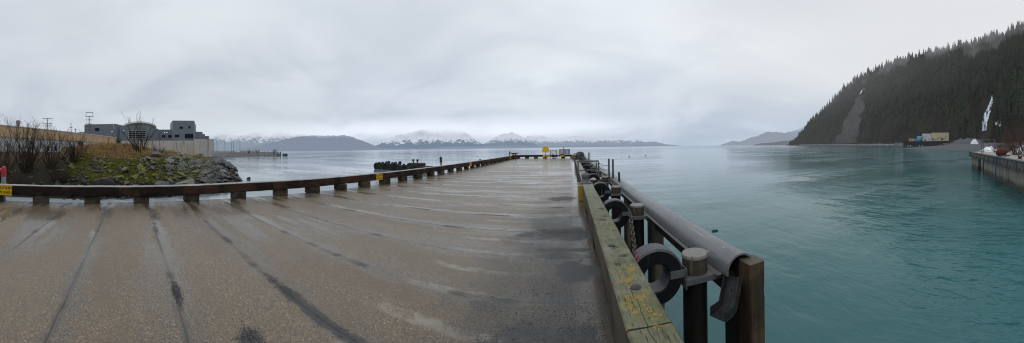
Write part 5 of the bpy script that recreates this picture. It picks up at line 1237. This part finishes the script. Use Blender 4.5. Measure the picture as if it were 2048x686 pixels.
# ---------------------------------------------------------------- pier on the right
PA = Vector((20.0, -2.5, 0)); PB = Vector((54.5, 7.9, 0)); pd = PB - PA; PL = pd.length; prz = math.atan2(pd.y, pd.x)
t = thing('concrete_pier', 'grey concrete pier with rust-streaked walls on the right', 'pier', PA, prz)   # local x out along the face, local -y away from us
MB().box((PL / 2, -13.2, -.15), (PL, 26, .5)).build('pier_deck', M['pierdeck'], t, .02)
mb = MB(); mb.box((PL / 2, -.02, -.37), (PL + .1, .5, .86)); mb.box((PL / 2, .02, .085), (PL + .14, .62, .09)); mb.build('edge_beam', M['pierbeam'], t, .015)
for k in range(int(PL / 1.5)):
    MB().box((.7 + k * 1.5, .245, -.62), (.85, .05, .22)).build('slot', M['farpile'], t)  # black plate painting the shade inside a slot
    if k % 2: MB().box((1.45 + k * 1.5, .27, -.4), (.16, .10, .74)).build('fender_strip', M['pierbeam'], t, .01)
gap0, gap1 = PL - 12.2, PL - 7.2
MB().box((gap0 / 2, -.55, -2.2), (gap0, .5, 2.9)).build('wall', M['pierwall'], t); MB().box(((gap1 + PL) / 2, -.55, -2.2), (PL - gap1, .5, 2.9)).build('wall', M['pierwall'], t)
MB().box(((gap0 + gap1) / 2, -4, -2.2), (gap1 - gap0, .4, 2.9)).build('recess', M['farpile'], t)  # near-black sheet for the shade inside the opening
for x in (gap0 + 1.4, gap0 + 3.2): MB().bar((x, -1.0, -4), (x, -1.0, -.8), .22, 10).build('pile', M['pile'], t)
def on_pier(px, dep):
    a = az(px); dv = Vector((math.sin(a), math.cos(a), 0)); u = pd.normalized(); nrm = Vector((u.y, -u.x, 0)); o = PA + nrm * dep
    det = dv.x * -u.y + u.x * dv.y; s = (o.x * -u.y + u.x * o.y) / det; return dv * s
p = on_pier(1976, 1.6); g = thing('pipe_gate', 'grey steel pipe gate frame near the tip of the right pier', 'gate', (p.x, p.y, .1), -az(1976)); hw = 12.5 / F * p.length; hh = 2.35
for s in (-1, 1): MB().bar((s * hw, 0, 0), (s * hw, 0, hh), .075, 8).build('post', M['steel'], g, smooth=True)
MB().bar((-hw * .7, .05, 0), (-hw * .7, .05, hh), .05, 8).build('post', M['steel'], g, smooth=True)
MB().bar((-hw, 0, hh - .15), (hw, 0, hh - .15), .05, 8).build('top_rail', M['steel'], g, smooth=True); MB().bar((-hw, 0, .5), (hw, 0, .5), .04, 8).build('low_rail', M['steel'], g, smooth=True)
p = on_pier(2036, 2.2); g = thing('fence_post', 'single steel fence post by the bare red bush on the right pier', 'post', (p.x, p.y, .1)); MB().bar((0, 0, 0), (0, 0, 1.55), .05, 8).build('shaft', M['steel'], g, smooth=True); MB().lathe([(.06, 1.55), (.06, 1.6), (0, 1.63)], n=8).build('cap', M['steel'], g)
p = on_pier(2004, 1.0); g = thing('mooring_buoy', 'rust-red pear-shaped buoy lying on the edge of the right pier', 'buoy', (p.x, p.y, .1), -az(2003))
MB().lathe([(0, -.85), (.25, -.78), (.5, -.45), (.58, -.05), (.5, .35), (.28, .62), (.10, .75), (0, .76)], (0, 0, .52), 20, Matrix.Rotation(R(78), 4, 'Y')).build('buoy_body', M['rustred'], g, smooth=True); MB().box((.2, 0, .07), (.9, .7, .14)).build('chock', M['polewood'], g, .02)
p = on_pier(2040, .85); g = thing('cleat', 'red double-horned cleat at the right edge of the pier', 'cleat', (p.x, p.y, .1), prz)
c = MB(); c.tube([(-.30, 0, 0), (-.28, 0, .26), (-.52, 0, .38)], [.10, .085, .05], 10); c.tube([(.30, 0, 0), (.28, 0, .26), (.52, 0, .38)], [.10, .085, .05], 10); c.tube([(-.28, 0, .24), (.28, 0, .24)], .09, 10); c.build('horns', M['rustred'], g, smooth=True); MB().box((0, 0, .02), (1.0, .35, .04)).build('base_plate', M['rustred'], g, .008)
p = on_pier(1998, .0); g = thing('rope', 'blue rope hanging down the wall of the right pier', 'rope', (p.x, p.y, 0), prz)
c = MB()
for s in (-.09, .0, .09): c.tube([(s, -.9, .16), (s, -.35, .20), (s * 1.3, .34, .12), (s * .6, .36, -.8), (s * 1.4, .40, -1.8), (s * .5, .42, -2.85)], .05, 6)
c.build('strands', M['bluerope'], g, smooth=True)
p = on_pier(2013, 1.6); g = thing('timber', 'dark plank lying on the right pier beside the rusty buoy', 'plank', (p.x, p.y, .1), prz + .2); MB().box((0, 0, .09), (1.6, .25, .17)).build('plank', M['polewood'], g, .015)
for px, dep, w_, dp, h, lb in ((1979, 5.0, 7, 3.2, .95, 'snow mound behind the gate frame on the right pier'), (2046, 9, 6, 3, 1.1, 'snow bank at the right frame edge under the bare bush')):
    p = on_pier(px, dep); c = MB(); n = 16
    for i in range(n + 1):
        for j in range(n + 1):
            u, v = i / n * 2 - 1, j / n * 2 - 1; c.v.append((u * w_ / 2, v * dp / 2, .09 + h * max(0, 1 - u * u) ** .8 * max(0, 1 - v * v) ** .8 * (1 + .4 * fbm((u * 2 + px, v * 2, 1), 3))))
    for i in range(n):
        for j in range(n): c.f.append((i * (n + 1) + j, (i + 1) * (n + 1) + j, (i + 1) * (n + 1) + j + 1, i * (n + 1) + j + 1))
    tag(c.build('snow_heap', M['snow'], smooth=True, loc=(p.x, p.y, 0), rz=prz), lb, 'snow')
for px, dep, H, sp, ns, sd, lb in ((2034, 4.0, 4.6, .75, 44, 51, 'reddish bare bush at the right edge of the pier'), (2010, 5, 3.2, .85, 34, 52, 'grey-red bare bush left of the big one on the right pier'), (1994, 5, 2.4, .8, 26, 53, 'small bare bush nearest the gate frame on the right pier'), (2056, 3.5, 4.4, .7, 34, 54, 'bare bush partly cut by the right frame edge')):
    p = on_pier(px, dep); s_t = thing('bare_shrub', lb, 'shrub', (p.x, p.y, .1)); shrub(H, sp, ns, sd, 8, 3, .045, s_t, 'bark_r', .75)
p = on_pier(2040, 12); g = thing('barrier', 'low dark concrete barrier behind the bushes on the right pier', 'barrier', (p.x, p.y, .1), prz)
MB().prism([(-.4, 0), (.4, 0), (.22, .35), (.15, .95), (-.15, .95), (-.22, .35)], 7, Matrix.Translation((-3.5, 0, 0)) @ Matrix.Rotation(PI / 2, 4, 'Y') @ Matrix.Rotation(PI / 2, 4, 'Z')).build('barrier_block', M['pierbeam'], g, .02)
# land behind the pier
heap(2120, 300, 330, 160, 7, M['gravelhill'], 'terrain', 'gravel ground behind the right pier', None, 8, kind='s', zb=WZ - 1)

# ---------------------------------------------------------------- small things on the water
p = gp(1428, 463, WZ); o = MB(); o.tube([Vector((.16 * math.cos(q), .12 * math.sin(q), .02)) for q in np.linspace(0, 6.28, 14)[:-1]], .022, 6, closed=True); o.tube([(.0, 0, .02), (.1, .05, .04), (.15, .1, .02)], .03, 6)
tag(o.build('kelp', M['dgreen'], smooth=True, loc=p), 'small dark curl of kelp floating off the fender line', 'kelp')
for px, py, lb in ((1291, 311, 'tiny dark seabird on the open water right of the dock end'), (1258, 313.5, 'leftmost tiny dark seabird on the open water')):
    p = gp(px, py, WZ); b_ = MB().lathe([(0, -.28), (.12, -.18), (.16, 0), (.11, .2), (0, .34)], (0, 0, .1), 10, Matrix.Rotation(PI / 2, 4, 'Y')); b_.tube([(.2, 0, .15), (.26, 0, .36), (.42, 0, .38)], [.07, .06, .015], 8)
    t_ = b_.build('seabird', M['dgreen'], smooth=True, loc=p); tag(t_, lb, 'bird')

# ---------------------------------------------------------------- sky and light
w = bpy.data.worlds.new('World'); sc.world = w; w.use_nodes = True; nt = w.node_tree; nt.nodes.clear()
b = NB.__new__(NB); b.t = nt; b.n = nt.nodes
sky = b.new('ShaderNodeTexSky', sky_type='NISHITA', sun_disc=False); sky.sun_elevation = R(62); sky.sun_rotation = R(210); sky.air_density = 1.5; sky.dust_density = 3
bg1 = b.new('ShaderNodeBackground'); b.put(bg1.inputs[0], sky.outputs[0]); bg1.inputs[1].default_value = .10
tc = b.new('ShaderNodeTexCoord').outputs['Generated']; nv = b.new('ShaderNodeVectorMath', operation='NORMALIZE'); b.put(nv.inputs[0], tc); x, y, z = b.xyz(nv.outputs[0])
zc = b.math('ADD', b.math('MAXIMUM', z, 0.0), .16)
cv = b.new('ShaderNodeCombineXYZ'); b.put(cv.inputs[0], b.math('DIVIDE', x, zc)); b.put(cv.inputs[1], b.math('DIVIDE', y, zc)); cv.inputs[2].default_value = .37
n1 = b.noise(cv.outputs[0], .50, 4, .48, .6); n2 = b.noise(b.mp(cv.outputs[0], (1, 1, 1), (4, 2, 0)), 1.2, 3, .5, .6); n3 = b.noise(b.mp(nv.outputs[0], (1.0, 1.0, 2.6)), 1.8, 3, .5, .8)
low = b.mix(b.ss(n3, .35, .65), lin(172, 186, 202), lin(204, 213, 223))
high = b.mix(b.ss(n1, .34, .66), lin(190, 197, 207), lin(222, 227, 233))
c = b.mix(b.ss(z, .05, .36), low, high)
c = b.mix(b.math('MULTIPLY', b.ss(n2, .40, .68), .36), c, lin(188, 197, 210))
c = b.mix(b.math('MULTIPLY', b.ss(x, .15, .95), b.ss(z, .02, .30)), c, b.mix(n1, lin(208, 210, 213), lin(224, 225, 227)))
c = b.mix(b.math('MULTIPLY', b.ss(x, -.6, -.98), .5), c, b.mix(n3, lin(190, 195, 202), lin(208, 211, 214)))
c = b.mix(b.math('MULTIPLY', b.math('MULTIPLY', b.ss(x, -.25, -.75), b.math('MULTIPLY', b.ss(z, .04, .12), b.ss(z, .22, .48, 1, 0))), b.ss(n3, .30, .58, .9, .25)), c, lin(176, 184, 197))
# bright strip of clear air under the cloud base above the snow peaks
c = b.mix(b.math('MULTIPLY', b.math('MULTIPLY', b.ss(z, .02, .06), b.ss(z, .065, .13, 1, 0)), b.math('MULTIPLY', b.ss(b.math('ABSOLUTE', b.math('ADD', x, .33)), .30, .75, 1, 0), b.ss(n3, .30, .52))), c, lin(224, 232, 243))
c = b.mix(b.ss(z, -.02, -.2), c, (.10, .13, .14))
bg2 = b.new('ShaderNodeBackground'); b.put(bg2.inputs[0], c); bg2.inputs[1].default_value = 1.17
out = b.new('ShaderNodeOutputWorld'); ms = b.mixs(.95, bg1.outputs[0], bg2.outputs[0]); nt.links.new(ms, out.inputs[0])
su = bpy.data.lights.new('sun', 'SUN'); su.energy = .6; su.angle = R(45); su.color = (1, .96, .9); so_ = bpy.data.objects.new('sun', su); col.objects.link(so_)
so_.rotation_euler = (R(28), 0, R(-30))

# ---------------------------------------------------------------- camera: a cylindrical panorama, as the photograph is
cd = bpy.data.cameras.new('camera'); co = bpy.data.objects.new('camera', cd); col.objects.link(co); sc.camera = co
cd.type = 'PANO'; cd.panorama_type = 'CENTRAL_CYLINDRICAL'
cd.central_cylindrical_range_u_min = -1024 * K; cd.central_cylindrical_range_u_max = 1024 * K
cd.central_cylindrical_range_v_min = -(686 - 296) / F; cd.central_cylindrical_range_v_max = 296 / F; cd.central_cylindrical_radius = 1.0
cd.clip_start = .02; cd.clip_end = 60000
co.matrix_world = Matrix.Translation((0, 0, EYE)) @ Matrix.Rotation(-az(1024), 4, 'Z') @ Matrix.Rotation(PI / 2, 4, 'X') @ Matrix.Rotation(-math.atan(7.8 / F), 4, 'Z')
sc.render.engine = 'CYCLES'; sc.view_settings.view_transform = 'Standard'; sc.view_settings.look = 'None'; sc.view_settings.exposure = 0; sc.view_settings.gamma = 1
sc.cycles.use_denoising = True; sc.cycles.filter_width = 1.15; sc.cycles.max_bounces = 6; sc.cycles.transparent_max_bounces = 16; sc.cycles.diffuse_bounces = 3

# a thing made of one mesh needs no Empty above it
for o in list(sc.objects):
    if o.type == 'EMPTY' and len(o.children) == 1 and not o.children[0].children:
        c = o.children[0]; bpy.context.view_layer.update(); mw = c.matrix_world.copy(); c.parent = None; c.matrix_world = mw
        for k in o.keys(): c[k] = o[k]
        nm = o.name; bpy.data.objects.remove(o); c.name = nm
